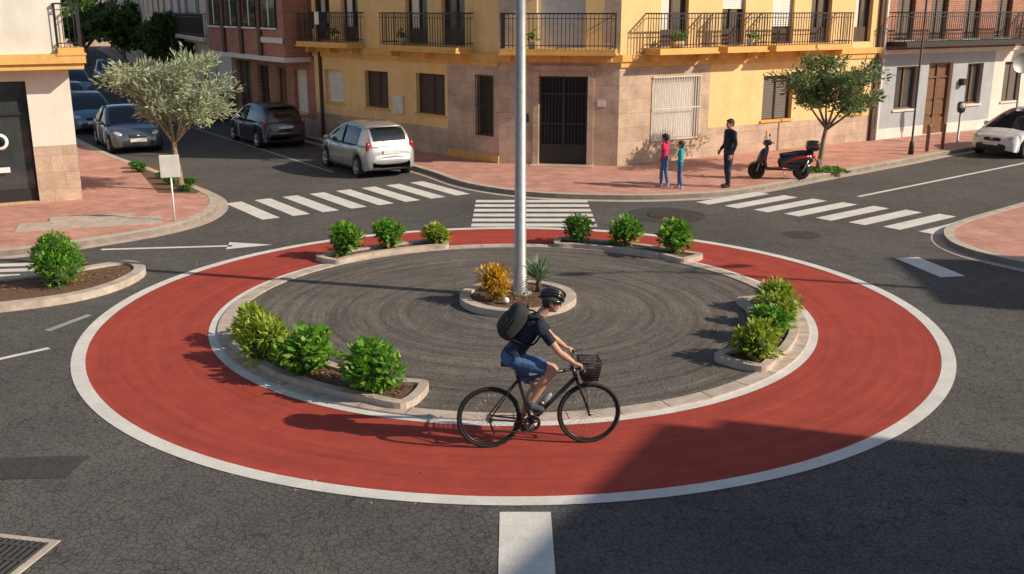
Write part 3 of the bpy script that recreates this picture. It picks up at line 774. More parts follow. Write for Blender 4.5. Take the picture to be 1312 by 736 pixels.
mb=MB(); mb.lathe([(0,0),(.05,0),(.05,.02),(.04,.03),(.04,1.05),(0,1.05)],(0,0,0),(0,0,1),12,0); mb.ell((0,0,1.25),(.14,.1,.2),1,e=.6); mb.ell((0,-.08,1.3),(.1,.04,.1),2)
mb.obj('parking_meter',[M_['galv'],pmat('meter_body',(.06,.07,.08),.4),M_['whites']],M=rotz(15.9,36.3,0,.12))
bolm=pmat('bollard_paint',(.25,.13,.08),.5)
for x,y in ((14.7,34.7),(13.9,34.0)):
    mb=MB(); mb.lathe([(0,0),(.06,0),(.06,.8),(.075,.81),(.075,.84),(.05,.9),(0,.92)],(0,0,0),(0,0,1),14,0); mb.obj('bollard',[bolm],M=rotz(x,y,0,.12))

# ------------------------------------------------------------------ cars
tyre = pmat('tyre_rubber',(.02,.02,.02),.85,var=.2); rimm = pmat('alloy_rim',(.5,.5,.52),.3,.9)
cglass = pmat('car_glass',(.012,.016,.019),.04,spec=.8,coat=.3); chead = pmat('headlamp_glass',(.5,.52,.55),.1,coat=1); ctail=pmat('tail_lamp',(.4,.01,.01),.15,coat=1); plate=pmat('number_plate',(.7,.7,.66),.4)
blackp=pmat('black_plastic',(.025,.025,.027),.6)
def interp(tab,t):
    for (a,b),(c,d) in zip(tab,tab[1:]):
        if t<=c:
            u=(t-a)/(c-a) if c>a else 0; u=max(0,min(1,u)); return b+(d-b)*u
    return tab[-1][1]
def car(x,y,ang,paint,L=3.9,W=1.68,H=1.5,kind='hatch',z=0.,name='parked_car'):
    mb=MB(); hl=L/2; hw=W/2; Rw=.3; ra=.35
    xf=hl*.66; xr=-hl*.64
    if kind=='hatch':
        T=[(-1,.5),(-.992,.7),(-.975,.85),(-.95,.93),(-.9,.96),(-.3,.94),(.3,.92),(.5,.93),(.62,.89),(.8,.8),(.9,.71),(.96,.6),(1,.46)]
        G=[(-.965,.93),(-.94,1.06),(-.9,1.2),(-.85,1.31),(-.78,H-.11),(-.68,H-.05),(-.4,H-.005),(-.15,H),(.03,H-.035),(.15,H-.11),(.3,H-.24),(.64,.9)]
        rf,rr=.04,-.8; cp=-.66
    else:
        T=[(-1,.52),(-.985,.74),(-.96,.9),(-.9,.95),(-.6,.97),(-.3,.93),(.3,.92),(.4,.93),(.6,.88),(.8,.8),(.92,.7),(.975,.58),(1,.46)]
        G=[(-.74,.95),(-.55,H-.16),(-.46,H-.06),(-.2,H),(0.,H-.01),(.06,H-.04),(.16,H-.13),(.5,.92)]
        rf,rr=.05,-.46; cp=-.42
    Wt=[(-1,.7),(-.985,.8),(-.95,.9),(-.88,.96),(-.75,.99),(-.4,1.),(.4,1.),(.75,.97),(.88,.91),(.95,.82),(1,.6)]
    Gw=[(-1,.84),(-.85,.9),(-.6,.97),(-.2,1),(.2,1.),(.7,.96)]
    def Bz(xx):
        b=.2+.08*max(0,abs(xx/hl)-.85)/.15
        for xw in (xf,xr):
            q=ra*ra-(xx-xw)**2
            if q>0: b=max(b,Rw+math.sqrt(q)-.005)
        return b
    sts=sorted({*[-hl+L*i/40 for i in range(41)],*[t*hl for t,_ in T],*[xw+ra*math.cos(pi*k/12) for xw in(xf,xr) for k in range(13)],xf+ra+.002,xf-ra-.002,xr+ra+.002,xr-ra-.002})
    sts=[s_ for s_ in sts if -hl<=s_<=hl]
    def sec(xx):
        t=xx/hl; w=hw*interp(Wt,t); T_=interp(T,t); b=min(Bz(xx),T_-.06)
        zz=lambda u: b+(T_-b)*u
        half=[(w*.93,b),(w*.985,zz(.12)),(w*1.0,zz(.4)),(w*1.,zz(.62)),(w*.975,zz(.8)),(w*.93,zz(.93)),(w*.8,T_+.004),(w*.4,T_+.025)]
        return [(xx,a,c) for a,c in half]+[(xx,0,T_+.03)]+[(xx,-a,c) for a,c in half[::-1]]
    S=[sec(s_) for s_ in sts]; n_=len(S[0]); vs=[p for q in S for p in q]; fs=[]; ms=[]
    for i in range(len(S)-1):
        for j in range(n_-1): fs.append((i*n_+j,i*n_+j+1,(i+1)*n_+j+1,(i+1)*n_+j)); ms.append(0)
    fs.append(tuple(range(n_))); ms.append(5); fs.append(tuple((len(S)-1)*n_+j for j in range(n_))); ms.append(5)
    mb.add(vs,fs,ms,True)
    mb.box(-hl*.86,hl*.86,-hw+.24,hw-.24,.19,.72,5)
    mb.box(xr+ra+.02,xf-ra-.02,-hw+.06,hw-.06,.19,.4,5)
    gs=sorted({*[G[0][0]+(G[-1][0]-G[0][0])*i/36 for i in range(37)],*[g[0] for g in G]})
    S=[]
    for t in gs:
        zt=interp(G,t); zb=interp(T,t)-.015; w=hw*interp(Wt,t)*interp(Gw,t); u=max(0,(zt-zb)/(H-zb)); top=.97-.23*u
        zs_=zb+(zt-zb)*.86
        half=[(w*.97,zb),(w*(.97-.23*u*.45),zb+(zs_-zb)*.5),(w*(top+.02),zs_),(w*(top-.03),zb+(zt-zb)*.95),(w*(top-.12),zt-.004*u),(w*.4,zt+.014*u)]
        S.append([(t*hl,a,c) for a,c in half]+[(t*hl,0,zt+.02*u)]+[(t*hl,-a,c) for a,c in half[::-1]])
    n_=len(S[0]); vs=[p for q in S for p in q]; fs=[];ms=[]
    for i in range(len(S)-1):
        t=(gs[i]+gs[i+1])/2
        for j in range(n_-1):
            fs.append((i*n_+j,i*n_+j+1,(i+1)*n_+j+1,(i+1)*n_+j))
            jj=min(j,n_-2-j)
            if jj in (0,1): mi=1 if cp<t<.47 else 0
            elif jj in (2,3): mi=0
            else: mi=1 if (t>rf or (t<rr and t>(-.935 if kind=='hatch' else -2))) else 0
            ms.append(mi)
    mb.add(vs,fs,ms,True)
    def sidepts(t,y_):
        xx=t*hl; q=sec(xx)[:7]; return [(xx,y_*(p[1]+.001),p[2]) for p in q]
    for s_ in (1,-1):
        for t in (.4,-.1,-.5 if kind!='hatch' else -.1): mb.tube(sidepts(t,s_),.005,4,5)
        w=hw*.97; zb=.92
        mb.tube([(-.1*hl,s_*(w+.002),zb),(-.1*hl-.01,s_*(w*.89+.006),(zb+H)/2),(-.1*hl-.02,s_*(w*.77+.006),zb+(H-zb)*.86)],[.03,.027,.024],4,5)
        mb.tube([(cp*hl,s_*(w+.004),.945),(0,s_*(w+.012),.93),(.5*hl,s_*(w+.008),.93)],.01,5,5)
        for t in (.02,-.36): mb.ell((t*hl,s_*(hw+.004),.8),(.09,.014,.018),0 if kind=='hatch' else 5,seg=8,rings=5)
        mb.ell((.4*hl,s_*(hw+.09),.98),(.07,.1,.07),0,e=.8,seg=10,rings=6)
        mb.tube([(xr+ra+.03,s_*(hw+.0),.25),(xf-ra-.03,s_*(hw+.0),.25)],.03,6,5)
        A=Matrix.Rotation(s_*-.45,3,'Z')@Matrix.Rotation(.25,3,'Y')
        mb.ell((hl*.875,s_*hw*.68,.685),(.19,.14,.062),3,A,e=.8,seg=12,rings=7)
        if kind=='hatch': mb.ell((-hl*.925,s_*hw*.79,.9),(.065,.09,.16),4,Matrix.Rotation(s_*.5,3,'Z'),e=.8,seg=12,rings=7)
        else: mb.ell((-hl*.955,s_*hw*.72,.78),(.07,.17,.075),4,e=.7,seg=12,rings=7)
        mb.ell((hl*.955,s_*hw*.62,.38),(.05,.07,.045),3,seg=8,rings=5)
        for xw in (xf,xr):
            yo=s_*(hw-.1)
            mb.lathe([(.2,-.1),(Rw-.03,-.105),(Rw,-.07),(Rw,.07),(Rw-.03,.105),(.2,.1)],(xw,yo,Rw),(0,1,0),24,2)
            mb.lathe([(.205,.1),(.195,.085),(.185,.03),(.0,.02)],(xw,yo,Rw),(0,s_,0),24,7)
            mb.lathe([(.05,.09),(.0,.09)],(xw,yo,Rw),(0,s_,0),12,6); mb.lathe([(.21,.1),(.19,.103),(.18,.085)],(xw,yo,Rw),(0,s_,0),24,6)
            for k in range(7):
                a=2*pi*k/7; mb.tube([(xw+.03*math.cos(a),yo+s_*.085,Rw+.03*math.sin(a)),(xw+.195*math.cos(a),yo+s_*.09,Rw+.195*math.sin(a))],[.026,.02],5,6)
    mb.ell((hl*.965,0,.6),(.05,hw*.36,.06),5,e=.5,seg=12,rings=6); mb.ell((hl*.975,0,.36),(.05,hw*.5,.07),5,e=.5,seg=12,rings=6)
    mb.box(hl+.012,hl+.024,-.26,.26,.42,.53,8)
    mb.ell((hl*.99,0,.62),(.03,.06,.04),6,seg=8,rings=5)
    mb.ell((-hl*.965,0,.3),(.05,hw*.78,.08),5,e=.5,seg=14,rings=6)
    mb.ell((-hl*.965,0,.5),(.09,hw*.84,.12),0,e=.75,seg=20,rings=8)
    mb.box(-hl-.02,-hl+.05,-.26,.26,.7,.8,8)
    if kind=='hatch': mb.ell((-hl*.8,0,H-.06),(.1,hw*.6,.018),0,e=.7,seg=14,rings=5); mb.tube([(-hl*.975,-.05,.98),(-hl*.94,.25,1.06)],.008,4,5)
    mb.tube([(-hl*.3,0,H),(-hl*.36,0,H+.16)],.006,4,5)
    return mb.obj(name,[paint,cglass,tyre,chead,ctail,blackp,rimm,M_['dark'],plate],M=rotz(x,y,ang,z))
def cpaint(n,c,metal=.3): return pmat('car_paint_'+n,c,.3,metal,var=.04,scale=2,coat=1.)
silver=cpaint('silver',(.5,.5,.5),.5); black=cpaint('black',(.02,.022,.03),.2); whitec=cpaint('white',(.7,.7,.69),.0); bluec=cpaint('blue',(.1,.22,.32)); greyc=cpaint('grey',(.09,.11,.14),.4)
hd=lambda x,y: math.atan2(y,x)
car(-4.45,30.85,hd(-.52,.85),silver,3.75,1.68,1.52)
car(-8.95,37.2,hd(-.55,.835),black,3.9,1.7,1.5)
car(-13.9,46.2,hd(-.5,.86),whitec,4.1,1.72,1.5)
car(-13.6,36.0,hd(.5,-.866),greyc,4.2,1.74,1.46,'sedan')
car(-17.15,41.3,hd(.5,-.86),bluec,3.9,1.7,1.5)
car(-20.3,47.0,hd(.48,-.87),greyc,4.0,1.7,1.5)
car(-24.2,57.,hd(.45,-.9),bluec,4.0,1.7,1.5)
car(-26.5,68.,hd(.42,-.91),greyc,4.0,1.7,1.5)
car(17.45,34.6,hd(-.83,-.56),whitec,4.1,1.75,1.5)

# ------------------------------------------------------------------ scooter
def scooter(x,y,ang,z):
    mb=MB(); R0=.235
    for xw in (.64,-.6):
        mb.lathe([(.13,-.05),(R0-.02,-.055),(R0,-.03),(R0,.03),(R0-.02,.055),(.13,.05)],(xw,0,R0),(0,1,0),22,1)
        mb.lathe([(.14,-.03),(.0,-.03)],(xw,0,R0),(0,1,0),16,3); mb.lathe([(.14,.03),(.0,.03)],(xw,0,R0),(0,1,0),16,3)
        mb.lathe([(.09,-.04),(.08,-.045),(.0,-.045)],(xw,0,R0),(0,1,0),14,2)
    A=Matrix.Rotation(.12,3,'Y')
    mb.ell((-.42,0,.54),(.5,.17,.2),0,A,e=.75); mb.ell((-.83,0,.66),(.13,.1,.08),4,e=.7)
    mb.ell((-.28,0,.4),(.32,.14,.16),0,e=.7)
    mb.tube([(-.88,0,.74),(-.6,0,.76),(-.25,0,.71),(.02,0,.68)],[(.1,.05),(.14,.065),(.14,.06),(.1,.05)],12,5,side=(0,1,0),sub=3)
    mb.box(-.1,.4,-.15,.15,.27,.34,5); mb.tube([(-.2,0,.32),(.42,0,.32)],[(.17,.04),(.14,.035)],10,4,side=(0,1,0))
    mb.tube([(.38,0,.32),(.44,0,.55),(.4,0,.82),(.36,0,.98)],[(.15,.05),(.21,.06),(.19,.07),(.1,.05)],14,0,side=(0,1,0),sub=3)
    mb.ell((.5,0,.64),(.12,.15,.24),0,Matrix.Rotation(-.35,3,'Y'),e=.8); mb.ell((.47,0,.62),(.04,.2,.06),4)
    for s_ in (1,-1):mb.tube([(-.78,s_*.13,.66),(-.4,s_*.175,.6),(-.1,s_*.14,.48)],[(.012,.03),(.015,.045),(.01,.02)],8,4,side=(0,1,0),sub=3)
    mb.tube([(.66,0,.46),(.5,0,.5)],[(.07,.05),(.07,.05)],8,0,side=(0,1,0))
    for i in range(7):
        a=math.radians(20+i*20); a2=math.radians(40+i*20)
        mb.tube([(.64+.27*math.cos(a),0,R0+.27*math.sin(a)),(.64+.27*math.cos(a2),0,R0+.27*math.sin(a2))],[(.07,.015)]*2,8,0,side=(0,1,0))
    for s_ in (1,-1):
        mb.tube([(.64,s_*.07,R0),(.53,s_*.06,.62)],.018,6,2)
        mb.tube([(.36,0,.98),(.33,s_*.12,1.04),(.26,s_*.33,1.05)],[.02,.016,.018],8,5)
        mb.tube([(.33,s_*.2,1.06),(.38,s_*.27,1.22)],.007,5,5); mb.ell((.38,s_*.29,1.26),(.02,.07,.045),5)
        mb.tube([(-.62,s_*.12,R0),(-.75,s_*.12,.55)],.025,6,2)
    mb.ell((.38,0,1.02),(.12,.13,.09),0,e=.8); mb.ell((.48,0,1.01),(.04,.08,.055),6)
    mb.tube([(.47,0,1.06),(.42,0,1.3)],[(.14,.006),(.1,.005)],10,7,side=(0,1,0))
    mb.tube([(-.25,-.14,.24),(-.5,-.17,.25),(-.85,-.18,.36)],[.025,.05,.045],8,2,sub=2)
    mb.tube([(-.74,0,.8),(-.92,0,.81)],[(.12,.02)]*2,8,5,side=(0,1,0))
    mb.ell((-.86,0,.95),(.19,.2,.15),0,e=.55); mb.ell((-.86,0,.935),(.195,.205,.02),4,e=.5)
    mb.tube([(-.95,0,.6),(-1.05,0,.42)],[(.07,.01)]*2,6,5,side=(0,1,0)); mb.box(-1.08,-1.06,-.09,.09,.42,.56,8)
    mb.tube([(-.1,.1,.3),(-.12,.18,.02)],.012,5,2)
    return mb.obj('motor_scooter',[cpaint('scooter',(.02,.02,.024)),tyre,rimm,M_['dark'],ctail,blackp,chead,cglass,plate],M=rotz(x,y,ang,z))
scooter(7.5,28.3,math.radians(176),.12)

# ------------------------------------------------------------------ people
def frame3(f,u):
    f=V(f).normalized(); u=V(u); s_=u.cross(f).normalized(); u=f.cross(s_)
    return Matrix((f,s_,u)).transposed()
def hand(mb,w,d,n_,s_,mi,k=1.,curl=(.5,.6,.5),tcurl=.3):
    w=V(w); d=V(d).normalized(); n_=V(n_); n_=(n_-d*n_.dot(d)).normalized(); s_=V(s_); s_=(s_-d*s_.dot(d)-n_*s_.dot(n_)).normalized()
    mb.tube([tuple(w-d*.03*k),tuple(w+d*.02*k),tuple(w+d*.06*k),tuple(w+d*.092*k)],[(.024*k,.019*k),(.033*k,.018*k),(.04*k,.016*k),(.037*k,.011*k)],12,mi,side=tuple(s_),sub=2)
    for q,(o,l) in enumerate(((.030,.072),(.010,.08),(-.010,.074),(-.029,.058))):
        p=w+d*(.086-.003*abs(q-1.2))*k+s_*o*k; pts=[p-d*.015*k,p]; a=0.
        for seg,cu in zip((.45,.32,.26),curl):
            a+=cu; p=p+(d*math.cos(a)+n_*math.sin(a))*l*seg*k; pts.append(p)
        mb.tube([tuple(x) for x in pts],[.0095*k,.0095*k,.0088*k,.008*k,.0062*k],8,mi)
    p=w+d*.028*k+s_*.024*k; t=(s_*.75+d*.65+n_*.25).normalized(); p2=p+t*.04*k; t2=(t*(1-tcurl)+n_*tcurl+d*.35).normalized(); p3=p2+t2*.032*k; p4=p3+t2*.02*k
    mb.tube([tuple(x) for x in (p,p2,p3,p4)],[.013*k,.011*k,.0095*k,.007*k],8,mi)
def person(name,J,mats,M,k=1.,sleeve='long',legs='long',voxel=.009,helmet=False,hair_r=1.,extra=None,hands=None,hoodie=False):
    SK,TOP,BOT,SHOE,HAIR,LIP,EYE,IRIS=range(8)
    mb=MB(); j={a:V(b) for a,b in J.items()}
    side=(j['shL']-j['shR']).normalized(); hside=(j['hipL']-j['hipR']).normalized()
    hipc=(j['hipL']+j['hipR'])/2
    mb.tube([tuple(hipc-V((0,0,.06*k))),tuple(j['pelvis']),tuple(j['waist'])],[(.13*k,.09*k),(.165*k,.12*k),(.14*k,.1*k)],28,BOT,side=tuple(hside),sub=6)
    cu=(j['neck']-j['chest']).normalized()
    mb.tube([tuple(j['pelvis']+(j['waist']-j['pelvis'])*.25),tuple(j['waist']),tuple(j['chest']),tuple(j['chest'].lerp(j['neck'],.55)),tuple(j['neck']-cu*.02*k),tuple(j['neck']+cu*.02*k)],
            [(.168*k,.125*k),(.15*k,.108*k),(.178*k,.122*k),(.175*k,.108*k),(.11*k,.075*k),(.055*k,.05*k)],30,TOP,side=tuple(side),sub=7)
    hc=j['head']; A=frame3(j['face'],j['hup']); hk=k*(1. if k>.9 else 1.16)
    P=lambda f,s_,u: hc+A@V((f,s_,u))*hk
    mb.tube([tuple(j['neck']-cu*.02*k),tuple(j['neck'].lerp(hc,.45)),tuple(P(-.015,0,-.03))],[.06*k,.054*k,.055*k],16,SK,sub=4)
    def E(c,r,mi,**kw): mb.ell(P(*c),tuple(q*hk for q in r),mi,A,seg=28,rings=18,**kw)
    E((-.01,0,.022),(.095,.075,.098),SK); E((.02,0,-.045),(.068,.06,.072),SK); E((.05,0,-.092),(.03,.03,.022),SK)
    E((.102,0,-.018),(.018,.011,.026),SK); E((.112,0,-.036),(.014,.016,.011),SK); E((.076,0,.022),(.018,.055,.012),SK)
    for s_ in (1,-1): E((-.004,s_*.077,-.012),(.018,.01,.031),SK); E((.055,s_*.035,-.03),(.03,.025,.025),SK)
    E((.082,0,-.066),(.01,.025,.008),LIP)
    if not helmet:
        E((-.03,0,.042),(.104*hair_r,.09*hair_r,.1*hair_r),HAIR); E((-.055,0,-.0),(.07*hair_r,.082*hair_r,.085),HAIR); E((.03,0,.092),(.055,.066,.034),HAIR)
    else: E((-.04,0,-.01),(.068,.079,.07),HAIR)
    for s_,S in ((1,'L'),(-1,'R')):
        sh,el,wr=j['sh'+S],j['el'+S],j['wr'+S]
        mb.ell(sh,(.064*k,.06*k,.064*k),TOP,seg=18,rings=12)
        mb.tube([tuple(j['neck']-cu*.03*k+side*s_*.05*k),tuple(sh.lerp(j['neck'],.35)),tuple(sh)],[.05*k,.055*k,.058*k],16,TOP,sub=4)
        mid=sh.lerp(el,.5)
        if sleeve=='long':
            mb.tube([tuple(sh),tuple(mid),tuple(el),tuple(el.lerp(wr,.5)),tuple(wr)],[.062*k,.054*k,.046*k,.042*k,.034*k],14,TOP,sub=4)
        else:
            mb.tube([tuple(sh),tuple(sh.lerp(el,.3)),tuple(sh.lerp(el,.64))],[.062*k,.061*k,.06*k],20,TOP,sub=6)
            mb.tube([tuple(sh.lerp(el,.6)),tuple(el),tuple(el.lerp(wr,.3)),tuple(el.lerp(wr,.7)),tuple(wr)],[.045*k,.038*k,.041*k,.031*k,.025*k],14,SK,sub=4)
        hp,kn,an=j['hip'+S],j['knee'+S],j['ank'+S]
        if legs=='long':
            mb.tube([tuple(hp),tuple(hp.lerp(kn,.5)),tuple(kn),tuple(kn.lerp(an,.35)),tuple(an)],[.093*k,.08*k,.062*k,.062*k,.046*k],18,BOT,sub=5)
        else:
            mb.tube([tuple(hp),tuple(hp.lerp(kn,.5)),tuple(hp.lerp(kn,.8))],[.1*k,.093*k,.083*k],24,BOT,sub=8)
            back=J.get('calf'+S) or (-1,0,0)
            mb.tube([tuple(hp.lerp(kn,.77)),tuple(kn),tuple(kn.lerp(an,.3)+V(back)*.016*k),tuple(kn.lerp(an,.65)),tuple(an)],[.065*k,.055*k,.057*k,.043*k,.035*k],18,SK,sub=5)
        toe=j['toe'+S]; up=V((0,0,1))
        heel=an+(an-V((toe.x,toe.y,an.z))).normalized()*.055*k; heel=V((heel.x,heel.y,heel.z-.05*k))
        if J.get('heel'+S): heel=V(J['heel'+S])
        fs=(toe-heel).normalized().cross(up)
        mb.tube([tuple(heel+V((0,0,.012*k))),tuple(heel.lerp(toe,.12)+V((0,0,.012*k))),tuple(heel.lerp(toe,.45)+V((0,0,.01*k))),tuple(heel.lerp(toe,.75)),tuple(heel.lerp(toe,.95)-V((0,0,.005*k))),tuple(toe-V((0,0,.006*k)))],
                [(.026*k,.03*k),(.036*k,.04*k),(.04*k,.042*k),(.048*k,.034*k),(.038*k,.024*k),(.018*k,.014*k)],14,SHOE,side=tuple(fs),sub=4)
        mb.tube([tuple(an+V((0,0,.02*k))),tuple(an),tuple(heel.lerp(toe,.28)+V((0,0,.015*k)))],[.04*k,.046*k,.044*k],14,SHOE,sub=3)
    if hoodie: mb.ell(j['neck']-A@V((.07,0,-.0))*k,(.06*k,.1*k,.06*k),TOP,A)
    src=mb.obj(name+'_src',[])
    md=src.modifiers.new('r','REMESH'); md.mode='VOXEL'; md.voxel_size=voxel
    sm=src.modifiers.new('s','SMOOTH'); sm.factor=.5; sm.iterations=3
    dg=bpy.context.evaluated_depsgraph_get(); me=bpy.data.meshes.new_from_object(src.evaluated_get(dg))
    kd=KDTree(len(mb.f))
    for i,f in enumerate(mb.f):
        c=V((0,0,0))
        for a in f: c+=V(mb.v[a])
        kd.insert(c/len(f),i)
    kd.balance()
    out=MB(); cloth=set(); fm=[]
    for p in me.polygons:
        mi=mb.m[kd.find(p.center)[1]]; fm.append(mi)
        if mi in (TOP,BOT): cloth.update(p.vertices)
    vs=[]
    for v in me.vertices:
        co=v.co.copy()
        if v.index in cloth:
            q=noise.noise(V((co.x*9,co.y*9,co.z*14)))*.010+noise.noise(V((co.x*22,co.y*22,co.z*30)))*.006
            co+=v.normal*q*k
        vs.append(tuple(co))
    out.add(vs,[tuple(p.vertices) for p in me.polygons],fm,True)
    bpy.data.objects.remove(src)
    for s_ in (1,-1):
        out.ell(P(.082,s_*.032,.002),tuple(q*hk for q in (.012,.014,.009)),EYE,A,seg=8,rings=6); out.ell(P(.0925,s_*.032,.001),tuple(q*hk for q in (.004,.006,.006)),IRIS,A,seg=8,rings=5)
        out.ell(P(.088,s_*.034,.022),tuple(q*hk for q in (.008,.02,.004)),HAIR,A,seg=8,rings=5)
    for S in 'LR':
        if hands and S in hands: h=hands[S]; hand(out,j['wr'+S],h[0],h[1],h[2],SK,k,h[3],h[4])
        else:
            d=(j['wr'+S]-j['el'+S]).normalized(); s0=V(j['face']); hand(out,j['wr'+S],d,-side*(1 if S=='L' else -1),s0,SK,k,(.25,.3,.25),.2)
    if extra: extra(out,P,A,hk)
    return out.obj(name,mats,M=M)
skin=pmat('skin',(.52,.29,.19),.55,var=.06,scale=12); lip=pmat('lips',(.4,.15,.12),.5); eyew=pmat('eye_white',(.8,.8,.78),.2); iris=pmat('iris',(.03,.02,.015),.2)
def cloth(n,c,rough=.9,v=.15): return pmat('fabric_'+n,c,rough,var=v,scale=14,bump=.4,bscale=90)
hair=pmat('hair_dark',(.02,.014,.01),.7,var=.4,scale=30,bump=.6,bscale=120); hair_b=pmat('hair_brown',(.06,.035,.02),.7,var=.4,scale=30,bump=.6,bscale=120)
shoe_d=cloth('shoe_dark',(.03,.03,.035)); shoe_w=cloth('shoe_light',(.5,.5,.5))
def standing(h,stance=.09,arm=.22,wide=1.,step=.05):
    k=h/1.75; J={}
    J['pelvis']=(0,0,.97*k);J['waist']=(0,0,1.1*k);J['chest']=(.01*k,0,1.28*k);J['neck']=(-.01*k,0,1.49*k);J['head']=(.02*k,0,1.635*k if h>1.6 else 1.62*k);J['face']=(1,0,-.05);J['hup']=(0,0,1)
    for s_,S in ((1,'L'),(-1,'R')):
        J['sh'+S]=(-.01*k,s_*.185*k,1.42*k);J['el'+S]=(-.03*k,s_*(arm+.03)*k,1.13*k);J['wr'+S]=(.07*k,s_*(arm+.03)*k,.88*k)
        J['hip'+S]=(0,s_*.09*k,.93*k);J['knee'+S]=(.02*k+s_*step*k*.5,s_*stance*k*1.05,.5*k);J['ank'+S]=(-.02*k+s_*step*k,s_*stance*1.1*k,.09*k);J['toe'+S]=(.17*k+s_*step*k,s_*(stance*1.1+.02)*k,.03*k)
    return J,k
J,k=standing(1.8)
J['elR']=(-.02,-.25,1.16);J['wrR']=(.14,-.2,.98); J['face']=(1,.1,-.12)
person('man',J,[skin,cloth('jacket_dark',(.018,.022,.03)),cloth('jeans_dark',(.025,.035,.06)),shoe_d,hair,lip,eyew,iris],rotz(5.78,27.0,math.radians(200),.12),k)
J,k=standing(1.4,step=.08)
person('child',J,[skin,cloth('pink_top',(.6,.03,.1)),cloth('blue_jeans',(.07,.17,.35)),shoe_w,hair,lip,eyew,iris],rotz(4.08,27.05,math.radians(150),.12),k*.97,hair_r=1.05,hoodie=True)
J,k=standing(1.26,step=-.06); J['wrL']=(.12,.2,.72)
person('child',J,[skin,cloth('teal_top',(.03,.35,.37)),cloth('blue_pants',(.05,.14,.33)),shoe_w,hair_b,lip,eyew,iris],rotz(4.46,26.75,math.radians(165),.12),k*.97,hair_r=1.05,hoodie=True)

# ------------------------------------------------------------------ cyclist and bicycle
BM=rotz(-.254,10.52,math.radians(7.0),0.)
mb=MB(); Rw=.352
FR,TY,RM,CH,SD,BK,BT=range(7)
for xw in (0.,1.13):
    c=V((xw,0,Rw+.012))
    cir=lambda rr,n_=56: [(xw+rr*math.cos(2*pi*i/n_),0,c.z+rr*math.sin(2*pi*i/n_)) for i in range(n_)]
    mb.tube(cir(Rw-.008),.02,10,TY,closed=True); mb.tube(cir(Rw-.035),[(.013,.011)]*56,8,RM,closed=True,side=(0,1,0))
    mb.lathe([(.0,-.05),(.022,-.05),(.014,-.03),(.014,.03),(.022,.05),(0,.05)],tuple(c),(0,1,0),14,CH)
    for i in range(28):
        a=2*pi*i/28; a2=a+(.5 if i%2 else -.5); y=.03 if (i//2)%2 else -.03
        mb.tube([(xw+.02*math.cos(a2),y,c.z+.02*math.sin(a2)),(xw+(Rw-.04)*math.cos(a),0,c.z+(Rw-.04)*math.sin(a))],.0016,3,CH)
hz=Rw+.012
BB=(.475,0,.295); ST=(.315,0,.83); HT=(.925,0,.93); HB=(.985,0,.765)
mb.tube([BB,ST],.02,10,FR); mb.tube([(.325,0,.79),(.935,0,.90)],.02,10,FR); mb.tube([(.975,0,.8),BB],[.025,.027],10,FR); mb.tube([HT,HB],.024,12,FR)
mb.lathe([(0,-.045),(.024,-.045),(.024,.045),(0,.045)],BB,(0,1,0),14,FR)
for s_ in (1,-1):
    mb.tube([(.455,s_*.03,.295),(.3,s_*.045,.32),(0,s_*.062,hz)],[.013,.012,.01],8,FR); mb.tube([(.33,s_*.014,.8),(.2,s_*.04,.64),(0,s_*.062,hz)],[.01,.01,.009],8,FR)
    mb.tube([(.99,s_*.03,.745),(1.05,s_*.045,.58),(1.13,s_*.052,hz)],[.017,.015,.011],8,FR,sub=2)
    mb.tube([(.905,s_*.0,1.0),(.965,s_*.12,1.02),(.985,s_*.2,1.025),(.955,s_*.33,1.02)],[.014,.013,.011,.011],8,FR,sub=3)
    mb.tube([(.982,s_*.215,1.025),(.955,s_*.335,1.02)],.0165,10,TY)
    mb.tube([(.985,s_*.19,1.02),(1.03,s_*.22,.99),(1.01,s_*.3,.965)],[.007,.006,.005],6,CH,sub=2)
    mb.tube([(.98,s_*.18,1.02),(1.06,s_*.12,1.08),(1.02,s_*.03,.95),(.97,0,.85)],.003,5,TY,sub=4)
mb.tube([(.99,-.03,.745),(.99,.03,.745)],.017,8,FR)
mb.tube([HT,(.905,0,.985)],.016,10,CH); mb.tube([(.905,0,.98),(.94,0,1.0)],.018,8,FR)
mb.tube([ST,(.27,0,.955)],.0135,10,CH)
mb.tube([(.13,0,.985),(.17,0,.99),(.25,0,.975),(.33,0,.97),(.4,0,.965)],[(.05,.02),(.075,.028),(.06,.026),(.028,.022),(.014,.014)],12,SD,side=(0,1,0),sub=3)
y0=-.058
n_=40; mb.tube([(BB[0]+.092*math.cos(2*pi*i/n_),y0,BB[2]+.092*math.sin(2*pi*i/n_)) for i in range(n_)],.006,5,FR,closed=True)
mb.lathe([(.09,-.002),(.06,-.002),(.06,.002),(.09,.002),(.09,-.002)],(BB[0],y0,BB[2]),(0,1,0),32,FR)
for i in range(5):
    a=2*pi*i/5+.3; mb.tube([BB[:1]+(y0,)+BB[2:],(BB[0]+.085*math.cos(a),y0,BB[2]+.085*math.sin(a))],[.012,.007],6,FR)
mb.lathe([(.045,-.004),(.0,-.004)],(0,-.05,hz),(0,1,0),20,CH); mb.lathe([(.03,-.02),(.045,0),(.045,.012),(.0,.012)],(0,-.05,hz),(0,1,0),20,CH)
mb.tube([(BB[0],y0,BB[2]+.094),(0,-.052,hz+.045)],.005,5,TY); mb.tube([(BB[0],y0,BB[2]-.094),(.05,-.052,hz-.16),(.02,-.052,hz-.12),(.0,-.052,hz-.045)],.005,5,TY)
mb.tube([(0,-.06,hz-.02),(.03,-.065,hz-.1),(.05,-.06,hz-.17)],[.012,.01,.012],6,FR)
RP=V((.525,-.13,.455)); LP=V((.425,.13,.135))
